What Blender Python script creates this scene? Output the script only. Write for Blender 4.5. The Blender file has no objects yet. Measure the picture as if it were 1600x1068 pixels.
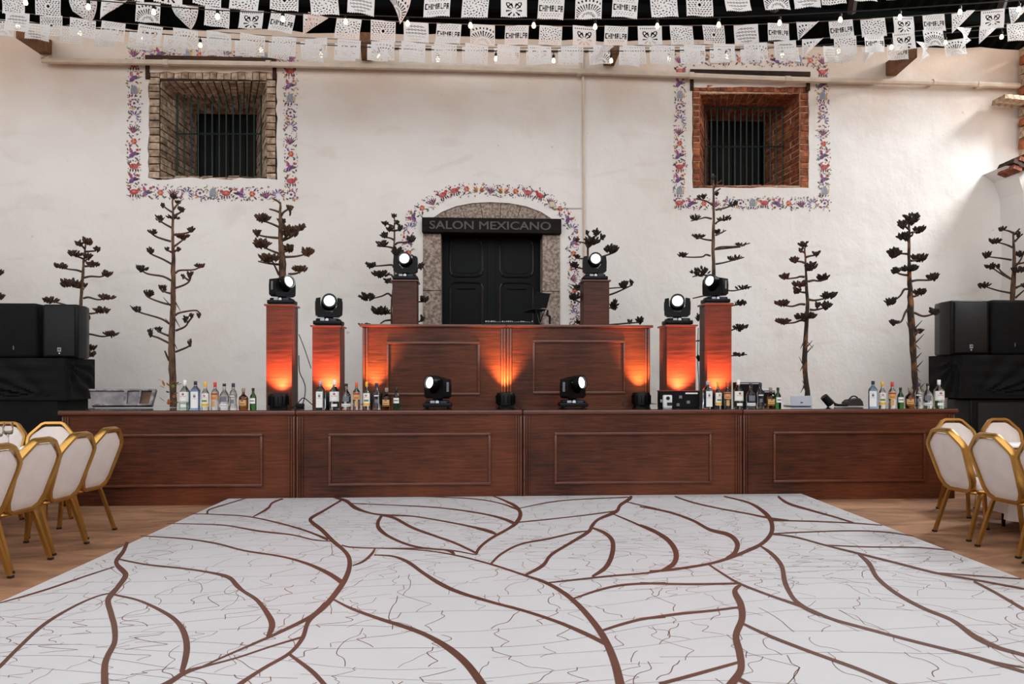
import bpy, bmesh, math, random
from mathutils import Vector, Matrix, Euler
from mathutils.geometry import tessellate_polygon
R = math.radians
C = bpy.context.scene.collection
SC = bpy.context.scene
rnd = random.Random(7)

# ------------------------------------------------------------------ camera
F, H, HOR, YAW = 1130.0, 1.38, 588.0, R(3.0)
cd = bpy.data.cameras.new('camera'); cam = bpy.data.objects.new('camera', cd); C.objects.link(cam)
cd.sensor_width = 36; cd.lens = F / 1600 * 36; cd.shift_y = (HOR - 534) / 1600; cd.clip_end = 200
cam.location = (0, 0, H); cam.rotation_euler = (R(90), 0, -YAW); SC.camera = cam

# ------------------------------------------------------------------ world, exposure
w = bpy.data.worlds.new('sky'); SC.world = w; w.use_nodes = True
bgn = w.node_tree.nodes['Background']; bgn.inputs[0].default_value = (0.95, 0.975, 1.0, 1); bgn.inputs[1].default_value = 1.85
SC.view_settings.view_transform = 'Standard'; SC.view_settings.look = 'None'
SC.view_settings.gamma = 1; SC.view_settings.use_curve_mapping = False; SC.view_settings.exposure = 0.3
# daylight falling through the broken opening high in the right side wall
al = bpy.data.lights.new('opening_daylight', 'AREA'); al.energy = 800; al.size = 1.8; al.color = (.92, .97, 1)
ao = bpy.data.objects.new('opening_daylight', al); C.objects.link(ao); ao.location = (11.3, 9.3, 8.6)
ao.rotation_euler = (Vector((6.4, 11.2, 4.6)) - ao.location).to_track_quat('-Z', 'Y').to_euler()

# ------------------------------------------------------------------ measuring helpers: the room in metres, camera foot at origin, y towards the back wall
SN, CS = math.sin(YAW), math.cos(YAW)
def ray(px, py):
    u = (px - 800) / F; v = (HOR - py) / F
    return Vector((SN + u * CS, CS - u * SN, v))
def P(px, py, Y):
    d = ray(px, py); t = Y / d.y
    return Vector((d.x * t, Y, H + d.z * t))
def G(px, py, Z=0.0):
    d = ray(px, py); t = (Z - H) / d.z
    return Vector((d.x * t, d.y * t, Z))
def S(px, Y): return F / (Y / ray(px, HOR).y)          # pixels per metre

# ------------------------------------------------------------------ materials
def newmat(name):
    m = bpy.data.materials.new(name); m.use_nodes = True
    nt = m.node_tree; return m, nt, nt.nodes['Principled BSDF']
def srgb(r, g, b):
    f = lambda c: (c / 255 / 12.92) if c / 255 <= 0.04045 else ((c / 255 + 0.055) / 1.055) ** 2.4
    return (f(r), f(g), f(b), 1)
def mat(name, col, rough=.6, metal=0, var=.12, scale=6, bump=0, bscale=40, stretch=(1, 1, 1), dist=0, col2=None, spec=None, coat=0, detail=4, lo=.35, hi=.65):
    m, nt, b = newmat(name); N = nt.nodes; L = nt.links
    tc = N.new('ShaderNodeTexCoord'); mp = N.new('ShaderNodeMapping'); mp.inputs['Scale'].default_value = stretch
    L.new(tc.outputs['Object'], mp.inputs[0])
    nz = N.new('ShaderNodeTexNoise'); nz.inputs['Scale'].default_value = scale; nz.inputs['Detail'].default_value = detail; nz.inputs['Distortion'].default_value = dist
    L.new(mp.outputs[0], nz.inputs['Vector'])
    rp = N.new('ShaderNodeValToRGB')
    c2 = col2 or tuple([max(0, c * (1 - var)) for c in col[:3]] + [1]); c1 = col if col2 else tuple([min(1, c * (1 + var)) for c in col[:3]] + [1])
    rp.color_ramp.elements[0].position = lo; rp.color_ramp.elements[0].color = c2
    rp.color_ramp.elements[1].position = hi; rp.color_ramp.elements[1].color = c1
    L.new(nz.outputs['Fac'], rp.inputs[0]); L.new(rp.outputs[0], b.inputs['Base Color'])
    b.inputs['Roughness'].default_value = rough; b.inputs['Metallic'].default_value = metal
    if spec is not None: b.inputs['Specular IOR Level'].default_value = spec
    if coat: b.inputs['Coat Weight'].default_value = coat; b.inputs['Coat Roughness'].default_value = .15
    if bump:
        n2 = N.new('ShaderNodeTexNoise'); n2.inputs['Scale'].default_value = bscale; n2.inputs['Detail'].default_value = 5
        L.new(mp.outputs[0], n2.inputs['Vector'])
        bp = N.new('ShaderNodeBump'); bp.inputs['Strength'].default_value = bump; bp.inputs['Distance'].default_value = .02
        L.new(n2.outputs['Fac'], bp.inputs['Height']); L.new(bp.outputs[0], b.inputs['Normal'])
    return m
def glass(name, col, rough=.03):
    m, nt, b = newmat(name); N = nt.nodes; L = nt.links
    nz = N.new('ShaderNodeTexNoise'); nz.inputs['Scale'].default_value = 30
    rp = N.new('ShaderNodeValToRGB'); rp.color_ramp.elements[0].color = col; rp.color_ramp.elements[1].color = tuple([min(1, c * 1.05) for c in col[:3]] + [1])
    L.new(nz.outputs['Fac'], rp.inputs[0]); L.new(rp.outputs[0], b.inputs['Base Color'])
    b.inputs['Transmission Weight'].default_value = 1; b.inputs['Roughness'].default_value = rough; b.inputs['IOR'].default_value = 1.36
    return m
def emit(name, col, st):
    m, nt, b = newmat(name); b.inputs['Base Color'].default_value = col
    b.inputs['Emission Color'].default_value = col; b.inputs['Emission Strength'].default_value = st; return m

def plaster():
    m, nt, b = newmat('plaster'); N = nt.nodes; L = nt.links
    tc = N.new('ShaderNodeTexCoord')
    def noise(sc, det, stretch=(1, 1, 1), dist=0):
        mp = N.new('ShaderNodeMapping'); mp.inputs['Scale'].default_value = stretch; L.new(tc.outputs['Object'], mp.inputs[0])
        n = N.new('ShaderNodeTexNoise'); n.inputs['Scale'].default_value = sc; n.inputs['Detail'].default_value = det; n.inputs['Distortion'].default_value = dist
        L.new(mp.outputs[0], n.inputs['Vector']); return n
    a = noise(.55, 6); rp = N.new('ShaderNodeValToRGB')
    rp.color_ramp.elements[0].position = .3; rp.color_ramp.elements[0].color = srgb(226, 219, 212)
    rp.color_ramp.elements[1].position = .7; rp.color_ramp.elements[1].color = srgb(237, 233, 229)
    L.new(a.outputs['Fac'], rp.inputs[0])
    s = noise(1.3, 6, (.7, 1, 2.0), 1.2); r2 = N.new('ShaderNodeValToRGB')
    r2.color_ramp.elements[0].position = .58; r2.color_ramp.elements[0].color = (0, 0, 0, 1)
    r2.color_ramp.elements[1].position = .78; r2.color_ramp.elements[1].color = (.22, .22, .22, 1); L.new(s.outputs['Fac'], r2.inputs[0])
    mx = N.new('ShaderNodeMixRGB'); mx.inputs[2].default_value = srgb(186, 160, 134)
    L.new(r2.outputs[0], mx.inputs[0]); L.new(rp.outputs[0], mx.inputs[1])
    # tan tint mixed in towards the top of the wall, broken up by noise
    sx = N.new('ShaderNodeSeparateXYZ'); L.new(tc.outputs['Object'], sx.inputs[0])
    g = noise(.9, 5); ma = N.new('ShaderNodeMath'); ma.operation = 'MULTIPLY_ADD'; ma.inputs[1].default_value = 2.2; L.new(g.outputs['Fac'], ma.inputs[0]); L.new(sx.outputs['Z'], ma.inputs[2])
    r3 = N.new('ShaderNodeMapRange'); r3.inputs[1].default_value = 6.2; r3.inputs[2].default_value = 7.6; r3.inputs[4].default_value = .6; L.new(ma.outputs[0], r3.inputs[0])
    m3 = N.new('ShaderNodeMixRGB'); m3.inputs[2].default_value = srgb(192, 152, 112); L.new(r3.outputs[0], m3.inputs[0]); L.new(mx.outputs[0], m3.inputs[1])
    sp = noise(9, 2); r4 = N.new('ShaderNodeValToRGB'); r4.color_ramp.elements[0].position = .74; r4.color_ramp.elements[0].color = (0, 0, 0, 1)
    r4.color_ramp.elements[1].position = .8; r4.color_ramp.elements[1].color = (.35, .35, .35, 1); L.new(sp.outputs['Fac'], r4.inputs[0])
    m4 = N.new('ShaderNodeMixRGB'); m4.inputs[2].default_value = srgb(140, 118, 100); L.new(r4.outputs[0], m4.inputs[0]); L.new(m3.outputs[0], m4.inputs[1])
    L.new(m4.outputs[0], b.inputs['Base Color']); b.inputs['Roughness'].default_value = .85
    n2 = noise(2.2, 8); n3 = noise(30, 4); ad = N.new('ShaderNodeMath'); ad.operation = 'MULTIPLY_ADD'; ad.inputs[1].default_value = .05
    L.new(n3.outputs['Fac'], ad.inputs[0]); L.new(n2.outputs['Fac'], ad.inputs[2])
    bp = N.new('ShaderNodeBump'); bp.inputs['Strength'].default_value = .35; bp.inputs['Distance'].default_value = .09
    L.new(ad.outputs[0], bp.inputs['Height']); L.new(bp.outputs[0], b.inputs['Normal'])
    return m

def wood(name, dark, light, stretch=(1.2, 1.2, 14), rough=.38, dist=2.5, coat=.15, spec=.25, fine=.55):
    m, nt, b = newmat(name); N = nt.nodes; L = nt.links
    tc = N.new('ShaderNodeTexCoord'); mp = N.new('ShaderNodeMapping'); mp.inputs['Scale'].default_value = stretch; L.new(tc.outputs['Object'], mp.inputs[0])
    n1 = N.new('ShaderNodeTexNoise'); n1.inputs['Scale'].default_value = 3.4; n1.inputs['Detail'].default_value = 9; n1.inputs['Roughness'].default_value = .65; n1.inputs['Distortion'].default_value = dist
    L.new(mp.outputs[0], n1.inputs['Vector'])
    n0 = N.new('ShaderNodeTexNoise'); n0.inputs['Scale'].default_value = .9; n0.inputs['Detail'].default_value = 3; L.new(tc.outputs['Object'], n0.inputs['Vector'])
    av = N.new('ShaderNodeMath'); av.operation = 'MULTIPLY_ADD'; av.inputs[1].default_value = 1.1 - fine; L.new(n0.outputs['Fac'], av.inputs[0])
    hf = N.new('ShaderNodeMath'); hf.operation = 'MULTIPLY'; hf.inputs[1].default_value = fine; L.new(n1.outputs['Fac'], hf.inputs[0]); L.new(hf.outputs[0], av.inputs[2])
    rp = N.new('ShaderNodeValToRGB'); rp.color_ramp.elements[0].position = .42; rp.color_ramp.elements[0].color = dark
    rp.color_ramp.elements[1].position = .72; rp.color_ramp.elements[1].color = light
    L.new(av.outputs[0], rp.inputs[0]); L.new(rp.outputs[0], b.inputs['Base Color'])
    b.inputs['Roughness'].default_value = rough; b.inputs['Specular IOR Level'].default_value = spec; b.inputs['Coat Weight'].default_value = coat; b.inputs['Coat Roughness'].default_value = .25
    bp = N.new('ShaderNodeBump'); bp.inputs['Strength'].default_value = .12; bp.inputs['Distance'].default_value = .01
    L.new(n1.outputs['Fac'], bp.inputs['Height']); L.new(bp.outputs[0], b.inputs['Normal'])
    return m
def paint():
    m, nt, b = newmat('folk_paint'); N = nt.nodes; L = nt.links
    at = N.new('ShaderNodeVertexColor'); at.layer_name = 'paint'
    nz = N.new('ShaderNodeTexNoise'); nz.inputs['Scale'].default_value = 25
    mx = N.new('ShaderNodeMixRGB'); mx.inputs[2].default_value = srgb(215, 205, 195)
    mr = N.new('ShaderNodeMapRange'); mr.inputs[1].default_value = .45; mr.inputs[2].default_value = .8; mr.inputs[4].default_value = .5; L.new(nz.outputs['Fac'], mr.inputs[0])
    L.new(mr.outputs[0], mx.inputs[0]); L.new(at.outputs[0], mx.inputs[1]); L.new(mx.outputs[0], b.inputs['Base Color']); b.inputs['Roughness'].default_value = .8
    return m
def papermat():
    m, nt, b = newmat('cut_paper'); N = nt.nodes; L = nt.links
    nz = N.new('ShaderNodeTexNoise'); nz.inputs['Scale'].default_value = 12
    rp = N.new('ShaderNodeValToRGB'); rp.color_ramp.elements[0].color = srgb(228, 226, 224); rp.color_ramp.elements[1].color = srgb(246, 245, 244); L.new(nz.outputs['Fac'], rp.inputs[0])
    L.new(rp.outputs[0], b.inputs['Base Color']); b.inputs['Roughness'].default_value = .75
    tr = N.new('ShaderNodeBsdfTranslucent'); L.new(rp.outputs[0], tr.inputs[0])
    ms = N.new('ShaderNodeMixShader'); ms.inputs[0].default_value = .35
    L.new(b.outputs[0], ms.inputs[1]); L.new(tr.outputs[0], ms.inputs[2]); L.new(ms.outputs[0], N['Material Output'].inputs[0])
    return m

M = dict(
 plaster=plaster(), wood=wood('mahogany_panel', srgb(46, 23, 14), srgb(112, 58, 34), (1.0, 1.0, 15), .42, .5, .05, .25, .5), wood_ped=wood('mahogany_pedestal', srgb(54, 27, 18), srgb(114, 60, 39), (1.0, 1.0, 14), .42, .5, .05, .25, .5),
 beam=wood('old_beam', srgb(70, 45, 28), srgb(140, 98, 64), (8, 2, 2), .8, 1, 0), lintel=wood('lintel_wood', srgb(14, 12, 11), srgb(40, 34, 30), (1, 1, 12), .7, 1, 0, .12),
 door=wood('door_wood', srgb(3, 4, 5), srgb(9, 12, 12), (10, 1, 1), .42, .5, 0, .12), darkwood=wood('dark_frame_wood', srgb(30, 20, 14), srgb(74, 50, 36), (2, 2, 8), .8, 1, 0),
 doormould_lit=mat('door_moulding_lit', srgb(30, 26, 22), .3, var=.2, spec=.6),  # paler than the door leaves: moulding highlights are put into this colour
 ledge=mat('molding_wood', srgb(92, 46, 28), .35, var=.25, stretch=(1, 1, 8), coat=.2),
 top=mat('counter_gloss', srgb(46, 38, 34), .06, var=.1, spec=.9, coat=1),
 floor=mat('floor_stone', srgb(172, 126, 92), .8, scale=3.0, bump=.25, bscale=18, stretch=(.6, 1.4, 1), dist=1, col2=srgb(112, 78, 55), detail=9, lo=.3, hi=.7),
 ground=mat('bounce_ground', srgb(150, 130, 110), .9),
 mat=mat('floor_vinyl', srgb(196, 194, 195), .42, var=.02, scale=2), vein=mat('vein_print', srgb(90, 52, 38), .35, var=.1, scale=2), line=mat('line_print', srgb(112, 76, 62), .35, var=.15, scale=3),
 edge=mat('dance_floor_edge', srgb(200, 196, 192), .5),
 roof=mat('roof_dark', srgb(5, 9, 9), .9, var=.3, spec=.1), steel=mat('purlin_steel', srgb(44, 30, 27), .6, var=.2),
 brickL=mat('old_brick_pale', srgb(212, 188, 164), .9, scale=14, bump=.5, bscale=50, col2=srgb(146, 120, 98), detail=6), brickL2=mat('old_brick_grey', srgb(194, 168, 144), .9, scale=10, bump=.5, bscale=50, col2=srgb(120, 98, 78), detail=6),
 brickR=mat('red_brick', srgb(160, 86, 52), .9, scale=14, bump=.5, bscale=50, col2=srgb(96, 48, 30), detail=6), brickR2=mat('red_brick_orange', srgb(188, 112, 68), .9, scale=10, bump=.5, bscale=50, col2=srgb(120, 62, 38), detail=6),
 mortarD=mat('mortar_dark', srgb(52, 42, 34), .95, var=.3), mortarL=mat('mortar_light', srgb(200, 170, 140), .95, var=.2, scale=20),
 stone=mat('cantera_stone', srgb(178, 160, 146), .9, scale=26, bump=.5, bscale=60, col2=srgb(120, 104, 94), detail=6, lo=.4, hi=.6),
 iron=mat('green_iron_bar', srgb(40, 62, 58), .5, .3), black=mat('black_plastic', srgb(6, 8, 8), .42, var=.2, spec=.2), blackg=mat('black_gloss', srgb(5, 6, 7), .25, var=.2, spec=.25),
 cloth=mat('black_cloth', srgb(6, 8, 9), .8, var=.3, scale=8, bump=.3, bscale=9, spec=.25), grille=mat('speaker_grille', srgb(15, 16, 17), .55, .2, var=.25, scale=220, bump=.4, bscale=300),
 fabric=mat('ivory_vinyl', srgb(214, 202, 196), .7, var=.04, scale=9, bump=.15, bscale=120), gold=mat('gold_tube', srgb(186, 140, 72), .3, .85, var=.12, scale=7), rubber=mat('rubber_foot', srgb(20, 18, 17), .8),
 tcloth=mat('white_tablecloth', srgb(224, 214, 208), .85, var=.03, scale=5, bump=.2, bscale=14), china=mat('white_china', srgb(235, 233, 230), .15, var=.02), goldr=mat('gold_rim', srgb(176, 126, 50), .3, .8),
 napkin=mat('white_napkin', srgb(228, 228, 232), .8, var=.04), bark=mat('agave_bark', srgb(110, 80, 56), .9, scale=22, bump=.6, bscale=50, stretch=(1, 1, .35), col2=srgb(46, 32, 22), detail=7), bark2=mat('agave_bark_peeled', srgb(150, 96, 50), .85, scale=9, bump=.6, bscale=40, stretch=(1, 1, .5), col2=srgb(44, 30, 20), detail=7, lo=.52, hi=.68),
 twig=mat('agave_branch', srgb(72, 52, 38), .9, scale=30, var=.3), pod=mat('dry_seed_pod', srgb(44, 33, 25), .9, scale=30, var=.4), podb=mat('dry_seed_pod_brown', srgb(70, 48, 32), .9, scale=30, var=.4), leaf=mat('green_leaf', srgb(120, 140, 60), .6, var=.3, scale=20), leafo=mat('orange_leaf', srgb(190, 110, 60), .6, var=.3, scale=20),
 pipe=mat('painted_pipe', srgb(206, 188, 168), .6, var=.1, scale=5), cable=mat('black_cable', srgb(18, 17, 17), .6), string=mat('twine', srgb(96, 86, 78), .8), paper=papermat(), paint=paint(),
 lens=emit('lamp_lens', (1, 1, 1, 1), 3.2), bulb=emit('warm_bulb', (1, .74, .42, 1), 3.2), led=emit('led_lens', (1, .25, .08, 1), 6.0), amber=emit('led_lens_amber', (1, .42, .1, 1), 6.0),
 white=mat('white_plastic', srgb(214, 214, 216), .4, var=.03), silver=mat('silver_shell', srgb(168, 172, 184), .4, .1, var=.05), label=mat('paper_label', srgb(232, 230, 226), .6, var=.03), red=mat('red_print', srgb(150, 28, 30), .5), redtop=mat('red_case_top', srgb(96, 16, 18), .4), yellow=mat('yellow_cap', srgb(232, 176, 50), .4), orange=mat('orange_cap', srgb(214, 92, 46), .4), redcap=mat('red_cap', srgb(206, 52, 36), .4), whitecap=mat('white_cap', srgb(232, 230, 228), .4), blackcap=mat('black_cap', srgb(22, 22, 26), .35), navy=mat('navy_print', srgb(34, 40, 66), .5), gtext=mat('grey_print', srgb(110, 116, 126), .5), tan=mat('tan_label', srgb(204, 160, 104), .6), cork=mat('grey_stopper', srgb(150, 138, 122), .6),
 g_rum=glass('clear_green_glass', (.72, .95, .84, 1)), g_gin=glass('pale_blue_glass', (.62, .80, .97, 1)), g_clear=glass('clear_glass', (.95, .97, .97, 1)), g_brown=glass('amber_liquor_glass', (.34, .12, .03, 1)), g_green=glass('bottle_green_glass', (.06, .26, .05, 1)), g_blue=glass('deep_blue_glass', (.40, .60, .92, 1)), g_goblet=glass('goblet_glass', (.97, .98, .98, 1)),
 steelframe=mat('worn_aluminium', srgb(148, 142, 144), .45, .5, scale=16, col2=srgb(84, 80, 82)), greyboard=mat('grey_board', srgb(138, 130, 132), .7, scale=9, col2=srgb(104, 98, 102), detail=7), brownboard=mat('brown_board', srgb(86, 62, 40), .7, var=.3),
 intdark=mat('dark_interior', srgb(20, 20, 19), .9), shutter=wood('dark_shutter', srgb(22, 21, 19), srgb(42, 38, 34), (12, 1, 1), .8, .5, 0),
)

# ------------------------------------------------------------------ mesh builder
class MB:
    def __init__(s): s.v = []; s.f = []; s.m = []; s.c = []
    def add(s, vs, fs, mi=0, col=None):
        o = len(s.v); s.v += [Vector(v) for v in vs]
        for f in fs: s.f.append([i + o for i in f]); s.m.append(mi); s.c.append(col)
        return s
    def box(s, c, d, rot=None, mi=0, taper=1.0):
        x, y, z = d[0] / 2, d[1] / 2, d[2] / 2; t = taper
        vs = [Vector(v) for v in ((-x, -y, -z), (x, -y, -z), (x, y, -z), (-x, y, -z), (-x * t, -y * t, z), (x * t, -y * t, z), (x * t, y * t, z), (-x * t, y * t, z))]
        if rot is not None: vs = [rot @ v for v in vs]
        return s.add([v + Vector(c) for v in vs], [(3, 2, 1, 0), (4, 5, 6, 7), (0, 1, 5, 4), (1, 2, 6, 5), (2, 3, 7, 6), (3, 0, 4, 7)], mi)
    def b2(s, a, b, mi=0):
        return s.box([(a[i] + b[i]) / 2 for i in range(3)], [abs(b[i] - a[i]) for i in range(3)], mi=mi)
    def hexa(s, q0, q1, mi=0):       # two quads, q1 in front of q0
        return s.add(list(q0) + list(q1), [(3, 2, 1, 0), (4, 5, 6, 7), (0, 1, 5, 4), (1, 2, 6, 5), (2, 3, 7, 6), (3, 0, 4, 7)], mi)
    def rbox(s, c, d, r=.01, rot=None, mi=0, seg=2):   # bevelled box
        bm = bmesh.new(); bmesh.ops.create_cube(bm, size=1)
        bmesh.ops.scale(bm, vec=Vector(d), verts=bm.verts); bmesh.ops.bevel(bm, geom=bm.edges[:] , offset=r, segments=seg, affect='EDGES', profile=.5)
        bm.verts.index_update(); vs = [v.co.copy() for v in bm.verts]; fs = [[v.index for v in f.verts] for f in bm.faces]; bm.free()
        if rot is not None: vs = [rot @ v for v in vs]
        return s.add([v + Vector(c) for v in vs], fs, mi)
    def tube(s, pts, rad, n=6, mi=0, closed=False, caps=True):
        pts = [Vector(p) for p in pts]; k = len(pts)
        rr = rad if isinstance(rad, (list, tuple)) else [rad] * k
        o = len(s.v); prev = None
        for i, p in enumerate(pts):
            if closed: t = pts[(i + 1) % k] - pts[i - 1]
            else: t = pts[min(i + 1, k - 1)] - pts[max(i - 1, 0)]
            if t.length < 1e-9: t = Vector((0, 0, 1))
            t.normalize()
            if prev is None:
                a = Vector((0, 0, 1)) if abs(t.z) < .9 else Vector((1, 0, 0)); u = t.cross(a).normalized()
            else: u = (prev - t * prev.dot(t)); u = u.normalized() if u.length > 1e-6 else t.orthogonal().normalized()
            prev = u; v = t.cross(u)
            for j in range(n):
                a = 2 * math.pi * j / n; s.v.append(p + (u * math.cos(a) + v * math.sin(a)) * rr[i])
        for i in range(k if closed else k - 1):
            for j in range(n):
                a = o + i * n + j; b = o + i * n + (j + 1) % n; i2 = (i + 1) % k
                s.f.append([a, b, o + i2 * n + (j + 1) % n, o + i2 * n + j]); s.m.append(mi); s.c.append(None)
        if caps and not closed:
            s.f.append([o + j for j in reversed(range(n))]); s.m.append(mi); s.c.append(None)
            s.f.append([o + (k - 1) * n + j for j in range(n)]); s.m.append(mi); s.c.append(None)
        return s
    def lathe(s, prof, n=16, c=(0, 0, 0), mi=0, power=2.0, rot=None, a0=0, a1=None):
        o = len(s.v); c = Vector(c); full = a1 is None; tot = n if full else n + 1
        for r, z in prof:
            for j in range(tot):
                a = a0 + (2 * math.pi * j / n if full else (a1 - a0) * j / n)
                x, y = math.cos(a), math.sin(a)
                if power != 2.0:
                    q = (abs(x) ** power + abs(y) ** power) ** (-1 / power); x *= q; y *= q
                p = Vector((x * r, y * r, z)); s.v.append((rot @ p if rot is not None else p) + c)
        for i in range(len(prof) - 1):
            for j in range(n if full else n):
                j2 = (j + 1) % tot if full else j + 1
                s.f.append([o + i * tot + j, o + i * tot + j2, o + (i + 1) * tot + j2, o + (i + 1) * tot + j]); s.m.append(mi); s.c.append(None)
        if full:
            if prof[0][0] > 1e-5: s.f.append([o + j for j in reversed(range(n))]); s.m.append(mi); s.c.append(None)
            k = o + (len(prof) - 1) * n
            if prof[-1][0] > 1e-5: s.f.append([k + j for j in range(n)]); s.m.append(mi); s.c.append(None)
        return s
    def prism(s, poly, off, mi=0):    # polygon of 3d points pushed by a vector
        k = len(poly); off = Vector(off); vs = [Vector(p) for p in poly]; vs += [p + off for p in vs]
        tri = tessellate_polygon([vs[:k]]); o = len(s.v); s.v += vs
        for t in tri:
            s.f.append([o + i for i in t]); s.f.append([o + k + i for i in reversed(t)]); s.m += [mi, mi]; s.c += [None, None]
        for i in range(k):
            j = (i + 1) % k; s.f.append([o + i, o + j, o + k + j, o + k + i]); s.m.append(mi); s.c.append(None)
        return s
    def build(s, name, mats, parent=None, org=None, smooth=False, data_only=False):
        org = Vector(org) if org is not None else Vector((0, 0, 0))
        me = bpy.data.meshes.new(name); me.from_pydata([v - org for v in s.v], [], s.f)
        if not isinstance(mats, (list, tuple)): mats = [mats]
        for m in mats: me.materials.append(m)
        if len(mats) > 1: me.polygons.foreach_set('material_index', s.m)
        if any(c is not None for c in s.c):
            ca = me.color_attributes.new('paint', 'BYTE_COLOR', 'CORNER')
            for p in me.polygons:
                for li in p.loop_indices: ca.data[li].color_srgb = tuple(x / 255 for x in s.c[p.index]) + (1,)
        if smooth:
            me.polygons.foreach_set('use_smooth', [True] * len(me.polygons))
            try: me.set_sharp_from_angle(angle=R(38))
            except Exception: pass
        me.update()
        if data_only is False:
            bm = bmesh.new(); bm.from_mesh(me); bmesh.ops.recalc_face_normals(bm, faces=bm.faces); bm.to_mesh(me); bm.free()
        return link(name, me, parent, None if parent else org)
def link(name, me, parent=None, loc=None):
    o = bpy.data.objects.new(name, me); C.objects.link(o)
    if loc is not None: o.location = loc
    if parent: o.parent = parent
    return o
def thing(name, label, cat, loc=(0, 0, 0), rz=0, group=None, kind=None):
    o = link(name, None, None, loc); o.rotation_euler = (0, 0, rz); o.empty_display_size = .1
    return tag(o, label, cat, group, kind)
def tag(o, label, cat, group=None, kind=None):
    if label: o['label'] = label
    if cat: o['category'] = cat
    if group: o['group'] = group
    if kind: o['kind'] = kind
    return o
def dup(root, loc, rz, label):
    r = root.copy(); C.objects.link(r); r.location = loc; r.rotation_euler = (0, 0, rz); r['label'] = label
    for ch in list(root.children):
        c = ch.copy(); C.objects.link(c); c.parent = r
        for g in list(ch.children):
            d = g.copy(); C.objects.link(d); d.parent = c
    return r
def smoothpath(pts, k=6):            # catmull-rom through tuples
    out = []; n = len(pts)
    for i in range(n - 1):
        p0, p1, p2, p3 = pts[max(i - 1, 0)], pts[i], pts[i + 1], pts[min(i + 2, n - 1)]
        for j in range(k):
            t = j / k
            out.append(tuple(.5 * (2 * b + (c - a) * t + (2 * a - 5 * b + 4 * c - d) * t * t + (3 * b - a - 3 * c + d) * t ** 3) for a, b, c, d in zip(p0, p1, p2, p3)))
    out.append(tuple(pts[-1])); return out
def textmesh(body, size, ext=.0, bevel=0.0):
    cu = bpy.data.curves.new('lettering', 'FONT'); cu.body = body; cu.size = size; cu.extrude = ext; cu.bevel_depth = bevel; cu.align_x = 'CENTER'; cu.align_y = 'CENTER'; cu.resolution_u = 3
    o = bpy.data.objects.new('lettering', cu); me = bpy.data.meshes.new_from_object(o); bpy.data.objects.remove(o); bpy.data.curves.remove(cu)
    return me

# ================================================================== STRUCTURE
W = 11.2                                  # front plane of the back wall
YS, HS, SD = 7.93, 1.018, 1.42            # stage front, stage height, stage depth
XL, XR = -10.6, P(1592, 300, W).x
WT = P(741, 57, W).z                      # top of the plaster wall

mb = MB(); mb.b2((-14, -6, -.2), (14, W + .02, 0)); o = mb.build('floor', M['floor']); tag(o, 'brown worn stone floor around the white dance floor', None, kind='structure')
mb = MB(); mb.b2((-40, -40, -.25), (40, 30, -.201)); o = mb.build('floor', M['ground']); tag(o, 'added pale ground plane outside, bounces light', None, kind='structure')  # unseen ground plane, added to bounce light

def rag(x0, y0, x1, y1, amp, n=9, seed=1):    # ragged rectangle in wall pixels, clockwise
    r = random.Random(seed); pts = []
    for a, b in (((x0, y0), (x1, y0)), ((x1, y0), (x1, y1)), ((x1, y1), (x0, y1)), ((x0, y1), (x0, y0))):
        for i in range(n):
            t = i / n; pts.append((a[0] + (b[0] - a[0]) * t + r.uniform(-amp, amp), a[1] + (b[1] - a[1]) * t + r.uniform(-amp, amp)))
    return pts
holes_px = [rag(232, 113, 432, 279, 1.8, 14, 3), rag(1082, 136, 1264, 293, .8, 12, 5)]
arch_px = [(672, 343), (690, 331), (712, 322), (738, 317), (766, 315.5), (795, 317), (822, 322), (846, 331), (864, 343)]
zb = 0.0
door_hole = [P(661, 343, W)] + [P(x, y, W) for x, y in arch_px] + [P(875, 343, W)]
door_hole = [Vector((door_hole[0].x, W, zb))] + door_hole + [Vector((door_hole[-1].x, W, zb))]
outer = [Vector((XL, W, 0)), door_hole[0]] + door_hole[1:] + [Vector((XR, W, 0))]
top = []
rr = random.Random(11); n = 60
for i in range(n + 1):
    x = XR + (XL - XR) * i / n; top.append(Vector((x, W, WT + rr.uniform(-.035, .035))))
outer = outer + top
loops = [outer] + [[P(x, y, W) for x, y in h] for h in holes_px]
def flat(v): return Vector((v.x, v.z, 0))
tri = tessellate_polygon([[flat(v) for v in l] for l in loops])
allv = [v for l in loops for v in l]
mb = MB(); mb.add(allv, [list(t) for t in tri]); 
for l in loops:                                  # thickness of the plaster skin at every edge
    k = len(l)
    for i in range(k):
        a, b = l[i], l[(i + 1) % k]; mb.add([a, b, b + Vector((0, .06, 0)), a + Vector((0, .06, 0))], [(0, 1, 2, 3)])
wall_back = mb.build('wall_back', M['plaster']); tag(wall_back, 'tall old white plaster wall with stains', None, kind='structure')
# masonry core behind the plaster so that nothing shines through
mb = MB(); 
wx = [P(232, 200, W).x - .02, P(432, 200, W).x + .02, door_hole[0].x - .001, door_hole[-1].x + .001, P(1082, 200, W).x - .02, P(1264, 200, W).x + .02]
z1b, z1t = P(330, 281, W).z, P(330, 110, W).z; z2b, z2t = P(1170, 295, W).z, P(1170, 133, W).z
Y0, Y1 = W + .065, W + 1.35
mb.b2((XL, Y0, 0), (wx[0], Y1, WT)); mb.b2((wx[1], Y0, 0), (wx[2], Y1, WT)); mb.b2((wx[3], Y0, 0), (wx[4], Y1, WT)); mb.b2((wx[5], Y0, 0), (XR, Y1, WT))
mb.b2((wx[0], Y0, 0), (wx[1], Y1, z1b)); mb.b2((wx[0], Y0, z1t), (wx[1], Y1, WT)); mb.b2((wx[4], Y0, 0), (wx[5], Y1, z2b)); mb.b2((wx[4], Y0, z2t), (wx[5], Y1, WT))
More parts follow.
